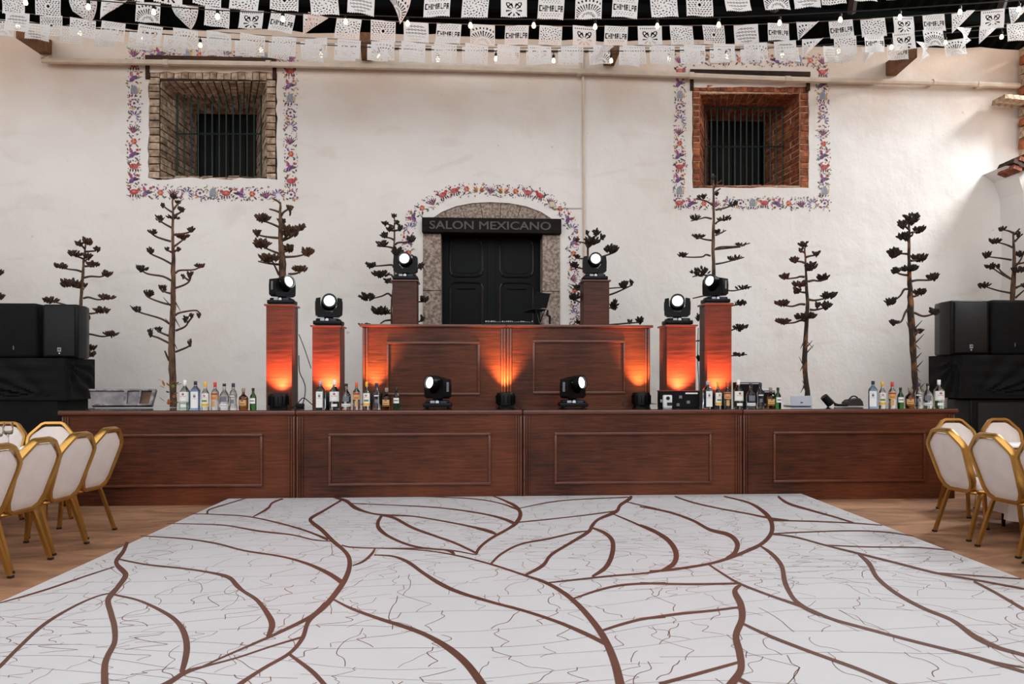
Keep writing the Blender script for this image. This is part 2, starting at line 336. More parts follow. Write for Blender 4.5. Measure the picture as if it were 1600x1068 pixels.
mb.b2((wx[2], Y0 + .55, 0), (wx[3], Y1, WT)); mb.b2((wx[2], Y0, P(766, 312, W).z), (wx[3], Y0 + .55, WT))
o = mb.build('wall_back', M['mortarD']); tag(o, 'masonry core behind the plaster of the tall wall', None, kind='structure')

mb = MB(); mb.b2((XL - .5, -5.5, 0), (XL, W, WT)); o = mb.build('wall_left', M['plaster']); tag(o, 'plaster side wall at the far left', None, kind='structure')

mb = MB(); mb.b2((XL - .5, -6.0, 0), (XR + .6, -5.5, 3.4)); o = mb.build('wall_front_blocker', M['darkwood']); tag(o, 'added dark wall behind the viewer, holds back sky light', None, kind='structure')  # unseen wall added behind the camera, its height set to shape the sky light
# right wall: ruined masonry with an opening high up near the corner
zo0, zo1, zl = P(1592, 252, W).z, P(1592, 88, W).z, P(1592, 156, W).z
mb = MB(); mb.b2((XR, -5.5, 0), (XR + .6, W, zo0)); mb.b2((XR, -5.5, zo0), (XR + .6, 7.3, WT + .2)); mb.b2((XR, W - .12, zo0), (XR + .6, W, WT)); mb.b2((XR, 7.3, zo1 + .3), (XR + .6, W - .12, WT + .2))
wall_right = mb.build('wall_right', M['mortarL']); tag(wall_right, 'ruined brick side wall with high opening at the right edge', None, kind='structure')
rr = random.Random(21)
def cbrick(c, d, parent, m, rz=0, ry=0):
    q = MB(); q.box((0, 0, 0), d, taper=.93); o = q.build('brick', m, parent); o.location = c; o.rotation_euler = (0, ry, rz); return o
for i in range(9):                                # bricks up the corner sliver
    z = zo0 + .25 + i * (WT - zo0 - .3) / 9
    cbrick((XR + .02, W - .2 - rr.uniform(0, .05), z), (.16, .3, .14 + rr.uniform(-.03, .03)), wall_right, M[rr.choice(['brickL', 'brickR2'])], ry=rr.uniform(-.1, .1))
for i in range(4):                                # ledge stub of broken brickwork
    a = P(1566 + i * 10, 156 + i, W - .25); cbrick(a, (.13, .3, .07), wall_right, M['brickL'], ry=rr.uniform(-.08, .08))
for i in range(6):                                # broken sill of the opening
    a = P(1578 + (i % 3) * 9, 258 + (i // 3) * 9 - (i % 3) * 4, W - .45); cbrick(a, (.14, .35, .07), wall_right, M['brickR' if i % 2 else 'darkwood'], ry=.35)
q = MB(); q.prism([P(1571, 259, W - .5), P(1590, 272, W - .5), P(1599, 300, W - .5), P(1603, 420, W - .5), P(1590, 560, W - .5), P(1625, 560, W - .5), P(1625, 259, W - .5)], (0, .5, 0)); q.build('plaster_pier', M['plaster'], wall_right)

# ---- roof
mb = MB(); yr0, zr0, zr1 = 4.4, WT + 3.6, WT + .02
nx = 90
vs = []; fs = []
for i in range(nx * 2 + 1):
    x = XL - .5 + (XR + 1 - XL) * i / (nx * 2); dz = .05 if i % 2 else 0
    vs += [(x, yr0, zr0 + dz), (x, W + .3, zr1 + dz)]
    if i: k = 2 * i; fs.append((k - 2, k - 1, k + 1, k))
mb.add(vs, fs); mb.b2((XL - .5, yr0, zr0 + .14), (XR + .6, W + 1.3, zr0 + .2)); roof = mb.build('ceiling', M['roof']); tag(roof, 'dark corrugated roof over the hall', None, kind='structure')
for i in range(5):                                # purlins
    y = 5.0 + i * 1.45; z = zr0 + (zr1 - zr0) * (y - yr0) / (W + .3 - yr0)
    q = MB(); q.b2((XL, y - .05, z - .16), (XR, y + .05, z - .03)); q.build('purlin', M['roof'], roof)
for px in (1330, 1210, 1560):
    q = MB(); a = P(px, 22, 10.4); b = Vector((a.x - .9, 7.2, zr0 - .2)); a.z = WT + .1; q.tube([a, b], .06, 4); q.build('rafter', M['steel'], roof)

# ---- windows: splayed brick reveals
def lerp2(q, u, v): a = q[0].lerp(q[1], u); b = q[3].lerp(q[2], u); return a.lerp(b, v)
def bricks(parent, quad, nu, nv, ms, r, half=True, gap=.07, proud=.02, vert=False, gapv=.17):
    nrm = (quad[1] - quad[0]).cross(quad[3] - quad[0]).normalized()
    cen = (quad[0] + quad[2]) / 2
    for j in range(nv):
        off = (.5 if (half and j % 2) else 0)
        k = 0
        us = [max(0, min(1, (i - off) / nu)) for i in range(nu + 2)]
        for i in range(len(us) - 1):
            if us[i + 1] - us[i] < .12 / nu: continue
            g = gap / nu; u0, u1 = us[i] + g / 2, us[i + 1] - g / 2; v0, v1 = (j + gapv / 2) / nv, (j + 1 - gapv / 2) / nv
            if u1 <= u0: continue
            jit = lambda: Vector((r.uniform(-1, 1), r.uniform(-1, 1), r.uniform(-1, 1))) * .004
            pr = r.uniform(.2, 1) * proud
            q0 = [lerp2(quad, a, b) - nrm * .04 for a, b in ((u0, v0), (u1, v0), (u1, v1), (u0, v1))]
            q1 = [lerp2(quad, a, b) + nrm * pr + jit() for a, b in ((u0, v0), (u1, v0), (u1, v1), (u0, v1))]
            q = MB(); q.hexa(q0, q1); q.build('brick', r.choice(ms), parent)
def window(idx, OUT, INN, BACK, dep, ms, mortar, nc, seed, label, barx, bary, nb, lint, iron_dy):
    r = random.Random(seed)
    root = link('window_%d' % idx, None); tag(root, label, None, kind='structure')
    o4 = lambda b, Y: [P(b[0], b[3], Y), P(b[2], b[3], Y), P(b[2], b[1], Y), P(b[0], b[1], Y)]      # bl br tr tl
    f0 = o4(OUT, W + .03); f1 = o4(INN, W + .03); b1 = o4(BACK, W + dep)
    b1[0].z = b1[1].z = f1[0].z + .02
    # backing in mortar
    q = MB(); push = .012
    for a, b in ((0, 1), (1, 2), (2, 3), (3, 0)):
        q.add([f1[a], f1[b], b1[b], b1[a]], [(0, 1, 2, 3)]); q.add([f0[a] + Vector((0, 0, 0)), f0[b], f1[b], f1[a]], [(0, 1, 2, 3)])
    q.build('mortar_bed', mortar, root)
    # reveal bricks  (quad order keeps normals facing the opening)
    bricks(root, [f1[0], b1[0], b1[3], f1[3]], 3, nc, ms, r)            # left reveal
    bricks(root, [b1[1], f1[1], f1[2], b1[2]], 2, nc, ms, r)            # right reveal
    bricks(root, [f1[3], b1[3], b1[2], f1[2]], 3, 14, ms, r, gap=.04)   # soffit
    bricks(root, [b1[0], f1[0], f1[1], b1[1]], 2, 8, ms, r)             # sill
    # front ring
    c_ = lambda x, z: Vector((x, W + .03, z)); ax, bx_, cx_, dx_ = f0[0].x, f1[0].x, f1[1].x, f0[1].x; az, bz, cz, dz_ = f0[0].z, f1[0].z, f1[2].z, f0[2].z
    bricks(root, [c_(ax, az), c_(bx_, az), c_(bx_, dz_), c_(ax, dz_)], 1, nc + 1, ms, r, half=False, proud=.03)
    bricks(root, [c_(cx_, az), c_(dx_, az), c_(dx_, dz_), c_(cx_, dz_)], 1, nc + 1, ms, r, half=False, proud=.03)
    bricks(root, [c_(bx_, cz), c_(cx_, cz), c_(cx_, dz_), c_(bx_, dz_)], 15, 1, ms, r, half=False, gap=.1, proud=.03)
    bricks(root, [c_(bx_, az), c_(cx_, az), c_(cx_, bz), c_(bx_, bz)], 8, 1, ms, r, half=False)
    # dark shuttered room behind
    q = MB(); y = W + dep
    x0, x1 = b1[0].x, b1[1].x; z0, z1 = b1[0].z - .05, b1[2].z
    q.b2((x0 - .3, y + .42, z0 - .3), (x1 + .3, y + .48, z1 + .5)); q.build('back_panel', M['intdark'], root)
    for i in range(4):
        if i == 1 and idx == 1: pass
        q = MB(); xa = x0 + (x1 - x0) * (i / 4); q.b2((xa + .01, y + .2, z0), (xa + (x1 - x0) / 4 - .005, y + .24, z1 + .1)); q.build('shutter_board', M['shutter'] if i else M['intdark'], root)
    q = MB(); q.b2((x0 - .04, y + .01, z1 - .0), (x1 + .04, y + .10, z1 + .09)); q.build('inner_lintel', M['brickL'] if idx == 1 else M['stone'], root)
    q = MB(); q.b2((x0 - .07, y + .01, z0), (x0, y + .1, z1)); q.b2((x1, y + .01, z0), (x1 + .07, y + .1, z1)); q.build('inner_frame', M['brickL'] if idx == 1 else M['beam'], root)
    # iron bars
    yb = W + dep * .42
    for i in range(nb):
        px = barx[0] + (barx[1] - barx[0]) * i / (nb - 1); a = P(px, bary[1], yb); b = P(px, bary[0], yb); a.z = max(a.z - .1, f1[0].z)
        q = MB(); q.tube([a, b], .011, 6); q.build('bar', M['iron'], root)
    for yy in (bary[0], iron_dy):
        q = MB(); q.tube([P(barx[0] - 2, yy, yb - .012), P(barx[1] + 2, yy, yb - .012)], .012, 4); q.build('crossbar', M['iron'], root)
    # weathered timber lintel edge above the opening
    x0, y0, x1, y1, yl = lint
    a, b = P(x0, y0, W), P(x1, y1, W); t = .055
    q = MB(); q.b2((a.x, W - .03, a.z - t), (b.x, W + .03, a.z + .01)); q.build('lintel_edge', M['darkwood'], root)
    q = MB(); q.b2((a.x, W - .02, P(x0, yl, W).z), (a.x + t, W + .03, a.z - t)); q.build('lintel_edge', M['darkwood'], root)
    q = MB(); q.b2((b.x - t, W - .02, P(x1, yl, W).z), (b.x, W + .03, a.z - t)); q.build('lintel_edge', M['darkwood'], root)
    return root
window(1, (233, 114, 431, 279), (250, 127, 417, 276), (304, 176, 402, 275), 1.0, [M['brickL'], M['brickL2']], M['mortarD'], 14, 31, 'deep window with pale grey worn brick and green iron bars, upper left', (277, 408), (146, 275), 13, (228, 88, 432, 92, 124), 209)
window(2, (1083, 137, 1263, 292), (1093, 146, 1250, 290), (1106, 187, 1196, 290), 1.0, [M['brickR'], M['brickR2'], M['brickR']], M['mortarL'], 15, 32, 'deep window with red brick reveals and green iron bars, upper right', (1102, 1222), (168, 290), 14, (1078, 110, 1265, 113, 142), 229)

# ---- doorway
dw = link('door_1', None); tag(dw, 'black double door under a timber lintel in a stone doorway', None, kind='structure')
zl0, zl1 = P(766, 366, W).z, P(766, 342.5, W).z
xa, xb, xc, xd = P(661, 400, W).x, P(690, 400, W + .12).x, P(846, 400, W + .12).x, P(875, 400, W).x
for x0, x1 in ((xa, xb), (xc, xd)):
    zs = [0, .75, 1.45, 2.05, 2.7, zl0]
    for i in range(5):
        if x0 == xa and i == 3: continue
        z0, z1 = zs[i], zs[i + 1]
        if x0 == xa and i == 2: z1 = zs[4]
        q = MB(); q.rbox(((x0 + x1) / 2, W + .27, (z0 + z1) / 2), (x1 - x0 - .004, .6, z1 - z0 - .008), .008); q.build('jamb_stone', M['stone'], dw)
q = MB(); q.rbox(((xa + xd) / 2, W - .0, (zl0 + zl1) / 2), (xd - xa + .02, .22, zl1 - zl0), .015)
lintel = q.build('lintel', M['lintel'], dw)
me = textmesh('SALON MEXICANO', .2, .006, .004)
xs = [v.co.x for v in me.vertices]; ys = [v.co.y for v in me.vertices]
tw = P(860, 355, W).x - P(672, 355, W).x; th = (361 - 348) / S(766, W)
for v in me.vertices: v.co = Vector(((v.co.x - (min(xs) + max(xs)) / 2) * tw / (max(xs) - min(xs)), -v.co.z, (v.co.y - (min(ys) + max(ys)) / 2) * th / (max(ys) - min(ys))))
me.materials.append(mat('carved_letter_wood', srgb(74, 70, 66), .6)); t = link('lettering', me, lintel); t.location = (P(766, 354, W).x, W - .112, P(766, 354.5, W).z); t['label'] = 'raised capitals reading SALON MEXICANO'
# voussoirs of the flat stone arch above the lintel
for i in range(7):
    t0, t1 = i / 7, (i + 1) / 7
    def ap(t):
        f = t * 8; k = min(7, int(f)); a, b = arch_px[k], arch_px[k + 1]; return (a[0] + (b[0] - a[0]) * (f - k), a[1] + (b[1] - a[1]) * (f - k))
    pts = [ap(t0 + (t1 - t0) * s / 3) for s in range(4)]
    bx = [676 + (860 - 676) * t0, 676 + (860 - 676) * t1]
    poly = [P(x + (.4 if s == 0 else -.4 if s == 3 else 0), y, W + .03) for s, (x, y) in enumerate(pts)] + [P(bx[1] - .4, 343.5, W + .03), P(bx[0] + .4, 343.5, W + .03)]
    q = MB(); q.prism(poly, (0, .4, 0)); q.build('arch_stone', M['stone'], dw)
# leaves of the door with raised mouldings
xm = P(768, 400, W + .3).x; yd = W + .36
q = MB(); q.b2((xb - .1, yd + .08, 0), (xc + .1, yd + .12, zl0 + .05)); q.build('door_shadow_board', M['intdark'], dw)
for x0, x1 in ((P(690, 400, yd).x, xm - .012), (xm + .012, P(846, 400, yd).x)):
    q = MB(); q.b2((x0, yd, .02), (x1, yd + .06, zl0)); leaf = q.build('door_leaf', M['door'], dw)
    wl = x1 - x0
    def panel(za, zb2, ins, ch, rr_=.02):
        a, b = x0 + ins, x1 - ins; c = ch
        pts = [(a + c, za), (b - c, za), (b - c * .3, za + c * .3), (b, za + c), (b, zb2 - c), (b - c * .3, zb2 - c * .3), (b - c, zb2), (a + c, zb2), (a + c * .3, zb2 - c * .3), (a, zb2 - c), (a, za + c), (a + c * .3, za + c * .3)]
        q = MB(); q.tube([Vector((x, yd - .006, z)) for x, z in pts], rr_, 6, closed=True); q.build('moulding', M['doormould_lit'], leaf)
        q = MB(); q.prism([Vector((x + (.05 if x < (a + b) / 2 else -.05), yd - .018, z + (.05 if z < (za + zb2) / 2 else -.05))) for x, z in pts], (0, .02, 0)); q.build('raised_panel', M['door'], leaf)
    zz = lambda py: P(768, py, yd).z
    panel(zz(432), zz(374), .13, .09); panel(zz(560), zz(441), .13, .09)
    q = MB(); q.tube([Vector((x0 + .24, yd - .03, zz(451))), Vector((x1 - .24, yd - .03, zz(451)))], .014, 6); q.build('moulding', M['doormould_lit'], leaf)
q = MB(); q.b2((xm - .06, yd - .035, .05), (xm + .06, yd - .002, zl0)); q.build('meeting_stile', M['door'], dw)

# ---- painted folk borders (flat paint on the plaster)
PAL = dict(r=(172, 48, 52), p=(96, 48, 122), d=(62, 34, 58), g=(86, 118, 62), y=(206, 160, 52), o=(206, 110, 84), b=(104, 120, 150), m=(150, 60, 100), k=(66, 52, 60), s=(134, 138, 150))
class Band:
    def __init__(s): s.mb = MB(); s.lay = 0
    def poly(s, pts, col):
        s.lay = (s.lay + 1) % 12; s.mb.add([s.tf(x, y) + Vector((0, -.0015 - .0003 * s.lay, 0)) for x, y in pts], [list(range(len(pts)))], 0, PAL[col])
    def el(s, x, y, rx, ry, col, a=0, n=9):
        ca, sa = math.cos(a), math.sin(a)
        s.poly([(x + rx * math.cos(2 * math.pi * i / n) * ca - ry * math.sin(2 * math.pi * i / n) * sa, y + rx * math.cos(2 * math.pi * i / n) * sa + ry * math.sin(2 * math.pi * i / n) * ca) for i in range(n)], col)
    def leaf(s, x, y, L, wd, a, col):
        ca, sa = math.cos(a), math.sin(a)
        s.poly([(x + u * ca - v * sa, y + u * sa + v * ca) for u, v in ((0, 0), (L * .3, wd), (L * .65, wd * .9), (L, 0), (L * .65, -wd * .9), (L * .3, -wd))], col)
    def motif(s, kind, r):
        L = s.leaf; E = s.el
        if kind == 'beast':
            E(0, .02, .27, .17, 'r'); E(.27, .14, .11, .1, 'r'); L(-.2, .05, .3, .05, 2.3, 'd'); L(-.3, .2, .18, .05, .6, 'r')
            for x in (-.18, -.05, .1, .22): L(x, -.1, .24, .045, -1.6 + x, 'd')
            E(0, .04, .1, .07, 'o'); E(-.2, .3, .04, .04, 'p'); E(.1, .32, .04, .04, 'g')
        elif kind == 'bird':
            L(-.3, -.25, .62, .13, .75, 'p'); L(-.1, .0, .42, .09, 1.9, 'm'); L(-.05, -.02, .42, .08, .15, 'd'); E(.2, .25, .09, .08, 'r'); L(.26, .27, .14, .03, .2, 'y'); L(-.3, -.25, .2, .04, 2.6, 'g'); L(.05, -.2, .25, .05, -.6, 'd')
        elif kind == 'dome':
            s.poly([(-.2, -.2), (.2, -.2), (.2, .1), (.13, .25), (0, .32), (-.13, .25), (-.2, .1)], 's'); L(.25, -.2, .45, .04, 1.5, 'y')
            for x in (-.25, -.08, .1): L(x, -.2, .22, .04, -1.9, 'd')
            L(-.25, .1, .22, .04, 2.2, 'g')
        elif kind == 'scroll':
            for i in range(7): a = i * .75; L(.22 * math.cos(a), .22 * math.sin(a), .2, .05, a + 1.7, 'm' if i % 2 else 'p')
            E(0, 0, .08, .08, 'd'); L(-.3, -.3, .2, .05, .3, 'y'); L(.15, -.32, .2, .05, .5, 'k')
        elif kind == 'swirl':
            for i in range(6): a = i * .6 - .6; L(.1 * math.cos(a), .1 * math.sin(a) - .05, .33, .045, a, 'p' if i % 2 else 'b')
            L(-.35, -.2, .3, .05, .9, 'm'); E(-.15, .25, .06, .06, 'r'); L(-.2, .1, .2, .04, 2.5, 'g')
        elif kind == 'fan':
            for i in range(6): L(-.05, -.25, .5, .045, .7 + i * .32, 'm' if i % 2 else 'd')
            E(-.05, -.2, .1, .07, 'p'); L(.1, -.3, .2, .04, -.2, 'g')
        elif kind == 'flower':
            for i in range(6): a = i * 1.047; E(.11 * math.cos(a), .11 * math.sin(a), .08, .08, 'r' if i % 2 else 'o')
            E(0, 0, .06, .06, 'y'); L(.1, -.15, .28, .05, -.9, 'g'); L(-.1, -.15, .28, .05, -2.3, 'k'); L(-.1, .15, .25, .05, 2.2, 'p')
        elif kind == 'pair':
            for sx in (-1, 1):
                L(sx * .05, -.15, .42, .08, 1.57 - sx * .8, 'r'); L(sx * .08, -.2, .36, .06, 1.57 - sx * 1.1, 'g'); L(sx * .05, -.1, .36, .05, 1.57 - sx * .4, 'y'); E(sx * .25, .3, .06, .05, 'p')
        for i in range(26):
            a = r.uniform(0, 6.28); x, y = r.uniform(-.42, .42), r.uniform(-.42, .42)
            if abs(x) + abs(y) < .36: continue
            if r.random() < .5: E(x, y, .034, .034, r.choice('dmpr'), 0, 6)
            else: L(x, y, .15, .035, a, r.choice('gdmpyk'))
SEQ = ['beast', 'bird', 'dome', 'scroll', 'swirl', 'fan', 'flower', 'bird']
def band(name, label, path, wpx, seq, seed):
    r = random.Random(seed); B = Band(); path = [P(x, y, W - .002) for x, y in path]
    wd = wpx / S(path[0].x * 0 + 800, W); ln = [0]
    for a, b in zip(path, path[1:]): ln.append(ln[-1] + (b - a).length)
    n = max(1, round(ln[-1] / wd)); 
    for i in range(n):
        d = (i + .5) / n * ln[-1]; k = max(j for j in range(len(ln) - 1) if ln[j] <= d)
        t = (d - ln[k]) / (ln[k + 1] - ln[k]); c = path[k].lerp(path[k + 1], t); tg = (path[k + 1] - path[k]).normalized()
        up = Vector((0, 0, 1)) if seq is not ARCH else Vector((-tg.z, 0, tg.x)); rt = Vector((1, 0, 0)) if seq is not ARCH else tg
        mir = -1 if (seq is not ARCH and i >= n / 2 and abs(tg.x) > .7) or (seq is ARCH and i >= n / 2) else 1
        kind = seq[i % len(seq)] if not (seq is ARCH and i >= n / 2) else seq[(n - 1 - i) % len(seq)]
        sc = wd * 1.28
        B.tf = lambda x, y, c=c, up=up, rt=rt, mir=mir, sc=sc: c + rt * (x * mir * sc) + up * (y * sc)
        B.motif(kind, r)
    o = B.mb.build(name, M['paint'], None, data_only=True); return o
ARCH = ['fan', 'swirl', 'scroll', 'flower', 'fan', 'scroll', 'flower', 'bird', 'swirl', 'bird', 'flower', 'fan', 'beast', 'beast', 'flower', 'pair', 'fan', 'pair']
def frame(idx, label, L, Rr, T, Bt, wpx, seed):
    root = link('trim_%d' % idx, None); tag(root, label, None, kind='structure')
    h = wpx / 2
    for k, (pth, sq) in enumerate([([(L[0] + h, T[0]), (L[1] + h, Bt[0] - wpx)], SEQ), ([(Rr[0] - h, T[1]), (Rr[1] - h, Bt[1] - wpx)], SEQ), ([(L[1], Bt[0] - h), (Rr[1], Bt[1] - h)], ['beast', 'bird', 'flower', 'fan', 'swirl', 'scroll', 'dome']), ([(L[0], T[0] - h), (Rr[0], T[1] - h)], ['fan', 'swirl', 'bird', 'scroll', 'dome', 'flower'])]):
        o = band('painted_band', '', pth, wpx, sq, seed + k); o.parent = root
frame(1, 'painted folk animal border around the left window', (200, 199), (463, 465), (92, 101), (310, 314), 20, 40)
frame(2, 'painted folk animal border around the right window', (1053, 1052), (1294, 1298), (102, 104), (327, 327), 19, 50)
tr3 = link('trim_3', None); tag(tr3, 'painted folk flower border arching over the black door', None, kind='structure')
apx = [(640, 520), (639, 470), (639, 430), (638, 390), (637, 360), (647, 336), (663, 322), (683, 309), (705, 299), (730, 295), (757, 296), (782, 297.5), (811, 299), (840, 304), (865, 316), (879, 330), (893, 350), (897, 366), (896, 395), (897, 420), (898, 445), (898, 475), (898, 520)]
band('painted_band', '', apx, 19, ARCH, 60).parent = tr3

# ---- pipes, conduits, beam ends on the wall
q = MB(); pp = smoothpath([(78, 92), (84, 95), (300, 98.5), (550, 103), (800, 109), (1000, 115), (1230, 124), (1440, 129), (1592, 134)], 3)
q.tube([P(x, y, W - .10) for x, y in pp], .045, 8); o = q.build('trim_4', M['pipe'], smooth=True); tag(o, 'long horizontal painted drain pipe running along the top of the wall', None, kind='structure')
for px in (260, 420, 560, 740, 905, 1080, 1230, 1460, 1530):
    i = min(range(len(pp)), key=lambda k: abs(pp[k][0] - px)); a = pp[i]; c = P(px, a[1], W - .1); b = MB(); b.tube([c - Vector((.035, 0, 0)), c + Vector((.035, 0, 0))], .056, 8); b.build('pipe_joint', M['pipe'], o)
    b = MB(); b.b2((c.x - .012, W - .1, c.z - .015), (c.x + .012, W + .01, c.z + .015)); b.build('bracket', M['pipe'], o)
q = MB(); q.tube([P(x, y, W - .04) for x, y in ((911, 70), (911, 130), (912, 300), (914, 520))], .022, 6); o = q.build('trim_5', M['pipe']); tag(o, 'thin vertical conduit pipe on the wall right of the arch', None, kind='structure')
q = MB(); q.b2(P(858, 316, W) - Vector((0, .05, 0)), P(866, 324, W)); o = q.build('trim_6', M['pipe']); tag(o, 'small square junction box painted over near the arch top', None, kind='structure')
for i, (lst, rad, lab) in enumerate((([(866, 325), (913, 325)], .006, 'thin cable running from junction box to vertical conduit'), ([(590, 75), (800, 80), (1000, 80), (1200, 77)], .012, 'thin dark conduit above the drain pipe'))):
    q = MB(); q.tube([P(x, y, W - .02) for x, y in lst], rad, 5); tag(q.build('trim_%d' % (7 + i), M['cable'] if i else M['pipe']), lab, None, kind='structure')
for k, (px0, py0, px1, py1, wpx, lab) in enumerate(((72, 74, 34, 52, 16, 'sawn timber bracket jutting from the wall at the far left end of the pipe'), (574, 84, 571, 58, 16, 'sawn timber bracket jutting from the wall right of the left window'), (951, 92, 960, 74, 18, 'sawn timber bracket jutting from the wall left of the right window'), (1392, 108, 1425, 82, 18, 'sawn timber bracket jutting from the wall at the far right'))):
    a = P(px0, py0, W); b = P(px1, py1, W - 1.0); d = .085
    q = MB(); u = Vector((0, 0, 1)); sdir = Vector((1, 0, 0))
    q.add([a + sdir * x * d + u * z * d * 1.25 for x, z in ((-1, -1), (1, -1), (1, 1), (-1, 1))] + [b + sdir * x * d * .9 + u * z * d * .8 for x, z in ((-1, -1), (1, -1), (1, 1), (-1, 1))], [(3, 2, 1, 0), (4, 5, 6, 7), (0, 1, 5, 4), (1, 2, 6, 5), (2, 3, 7, 6), (3, 0, 4, 7)])
    o = q.build('roof_bracket', M['beam'], None, a); tag(o, lab, 'beam', 'timber roof brackets along the wall')

# ================================================================== DANCE FLOOR
ZM = .07
fl, fr = G(358, 778, ZM), G(1258, 773, ZM); nl, nr = G(0, 940, ZM), G(1600, 905, ZM)
fl.y = fr.y = YS - .012
el = (nl - fl); er = (nr - fr)
nl = fl + el * ((1.1 - fl.y) / el.y); nr = fr + er * ((1.1 - fr.y) / er.y)
cen = (fl + fr + nl + nr) / 4; cen.z = 0
df = thing('dance_floor', 'white dance floor platform printed with brown leaf veins', 'dance floor', cen)
q = MB(); low = lambda p: Vector((p.x, p.y, 0.0)); q.hexa([low(nl), low(nr), low(fr), low(fl)], [p - Vector((0, 0, .004)) for p in (nl, nr, fr, fl)]); q.build('platform', M['edge'], df, cen)
q = MB(); q.hexa([p - Vector((0, 0, .004)) for p in (nl, nr, fr, fl)], [nl, nr, fr, fl]); q.build('vinyl_sheet', M['mat'], df, cen)
k1 = 540 / 1600; k3 = 600 / 1600
def c1(x, y): return (x * k1, 760 + y * k1)
def c2(x, y): return (500 + x * k1, 760 + y * k1)
def c3(x, y): return (1000 + x * k3, 760 + y * k3)
V1 = ["590 255 16,570 300 18,540 340 20,545 365 22,575 395 25,580 415 25,545 465 22,515 500 25,500 530 27,515 590 28,530 650 28,530 720 25,500 780 27,485 830 32,485 913 36,485 1000 38",
 "0 537 5,200 480 8,400 412 7,530 370 5", "-60 880 20,0 830 18,80 750 16,200 640 15,330 560 10,440 510 7,520 490 6", "530 500 8,640 525 10,740 570 15,810 615 20,850 670 28,865 740 30,855 810 28,840 860 22",
 "600 1000 40,770 913 25,860 858 20,950 830 10,1100 790 8,1250 740 8,1400 695 10", "930 835 8,1050 780 9,1200 715 11,1300 670 14,1440 600 18,1510 540 24", "550 335 7,680 360 8,850 378 8,980 398 10,1060 420 18,1095 455 22,1130 485 15,1190 525 18,1240 590 25,1260 640 30,1240 695 18",
 "650 227 4,850 240 6,1000 262 8,1130 295 8,1300 322 8,1420 355 12,1520 400 18,1580 440 22", "770 170 3,900 172 4,1040 178 5,1200 205 8,1350 222 6,1450 245 6,1530 252 4", "880 125 3,1000 128 4,1150 138 5,1300 170 7,1420 205 8,1520 245 12",
 "1580 62 8,1500 110 10,1440 145 14,1445 165 16,1490 200 18,1540 250 18,1590 292 16,1616 330 20,1616 380 22,1591 440 25,1541 510 25,1500 555 24,1430 620 20,1400 700 20,1340 770 15,1220 840 15,1110 913 20,1000 1000 24",
 "1310 55 6,1260 75 8,1240 100 10,1170 140 5", "960 125 10,970 105 6,1050 80 5,1140 52 4", "1340 775 13,1440 850 20,1500 913 22,1570 1000 26"]
V2 = ["60 520 8,150 565 12,280 612 15,400 650 18,500 690 20,600 750 28,680 820 32,750 913 38,800 1000 40", "150 365 5,200 345 10,240 310 12,255 285 8", "100 270 6,150 280 6,280 284 5,460 285 5,600 293 6,725 315 4",
 "290 285 4,460 292 5,620 315 6,790 358 8,950 410 10,1060 450 15,1160 515 20,1240 595 25,1310 690 30,1360 800 36,1390 913 42,1410 1000 46", "250 315 5,340 322 8,410 350 15,480 400 15,560 450 18,650 490 15,800 535 12,950 575 12,1100 625 14,1230 680 18,1320 725 18",
 "285 135 12,268 165 16,275 195 18,320 230 12,400 265 10,480 283 8,600 293 5", "280 130 8,345 145 12,430 190 12,540 230 10,630 262 10,720 305 10", "50 45 6,120 65 14,160 95 16,220 118 8,290 130 8,420 135 6,550 155 6,680 180 8,780 205 14,820 222 8",
 "145 77 4,300 83 4,500 93 5,650 108 6,780 130 8,860 152 12,905 172 14", "795 40 4,850 62 8,905 90 14,928 125 18,910 165 18,870 195 12,790 240 12,740 280 12,722 312 14", "480 45 3,700 55 4,830 75 5,915 105 8", "920 100 3,1060 72 5,1200 58 4,1440 48 4",
 "1440 42 12,1435 55 14,1390 85 14,1370 115 16,1290 150 12,1260 180 16,1240 210 16,1150 265 12,1070 315 14,1030 365 16,950 408 10", "910 165 5,1060 150 5,1220 132 5,1370 112 6", "790 358 10,840 310 10,930 265 8,1060 240 8,1180 212 7,1240 205 6",
 "1260 190 8,1320 215 15,1355 255 20,1350 320 22,1320 375 20,1260 415 10", "1040 445 5,1200 428 8,1350 412 8,1500 400 8,1600 385 9", "1170 518 8,1300 475 10,1420 452 10,1600 445 9", "1305 665 10,1400 635 12,1500 610 12,1600 600 12", "1355 125 5,1450 165 8,1560 215 10,1600 235 12", "1420 70 4,1500 88 4,1600 112 5", "580 293 5,610 300 14,625 318 6"]
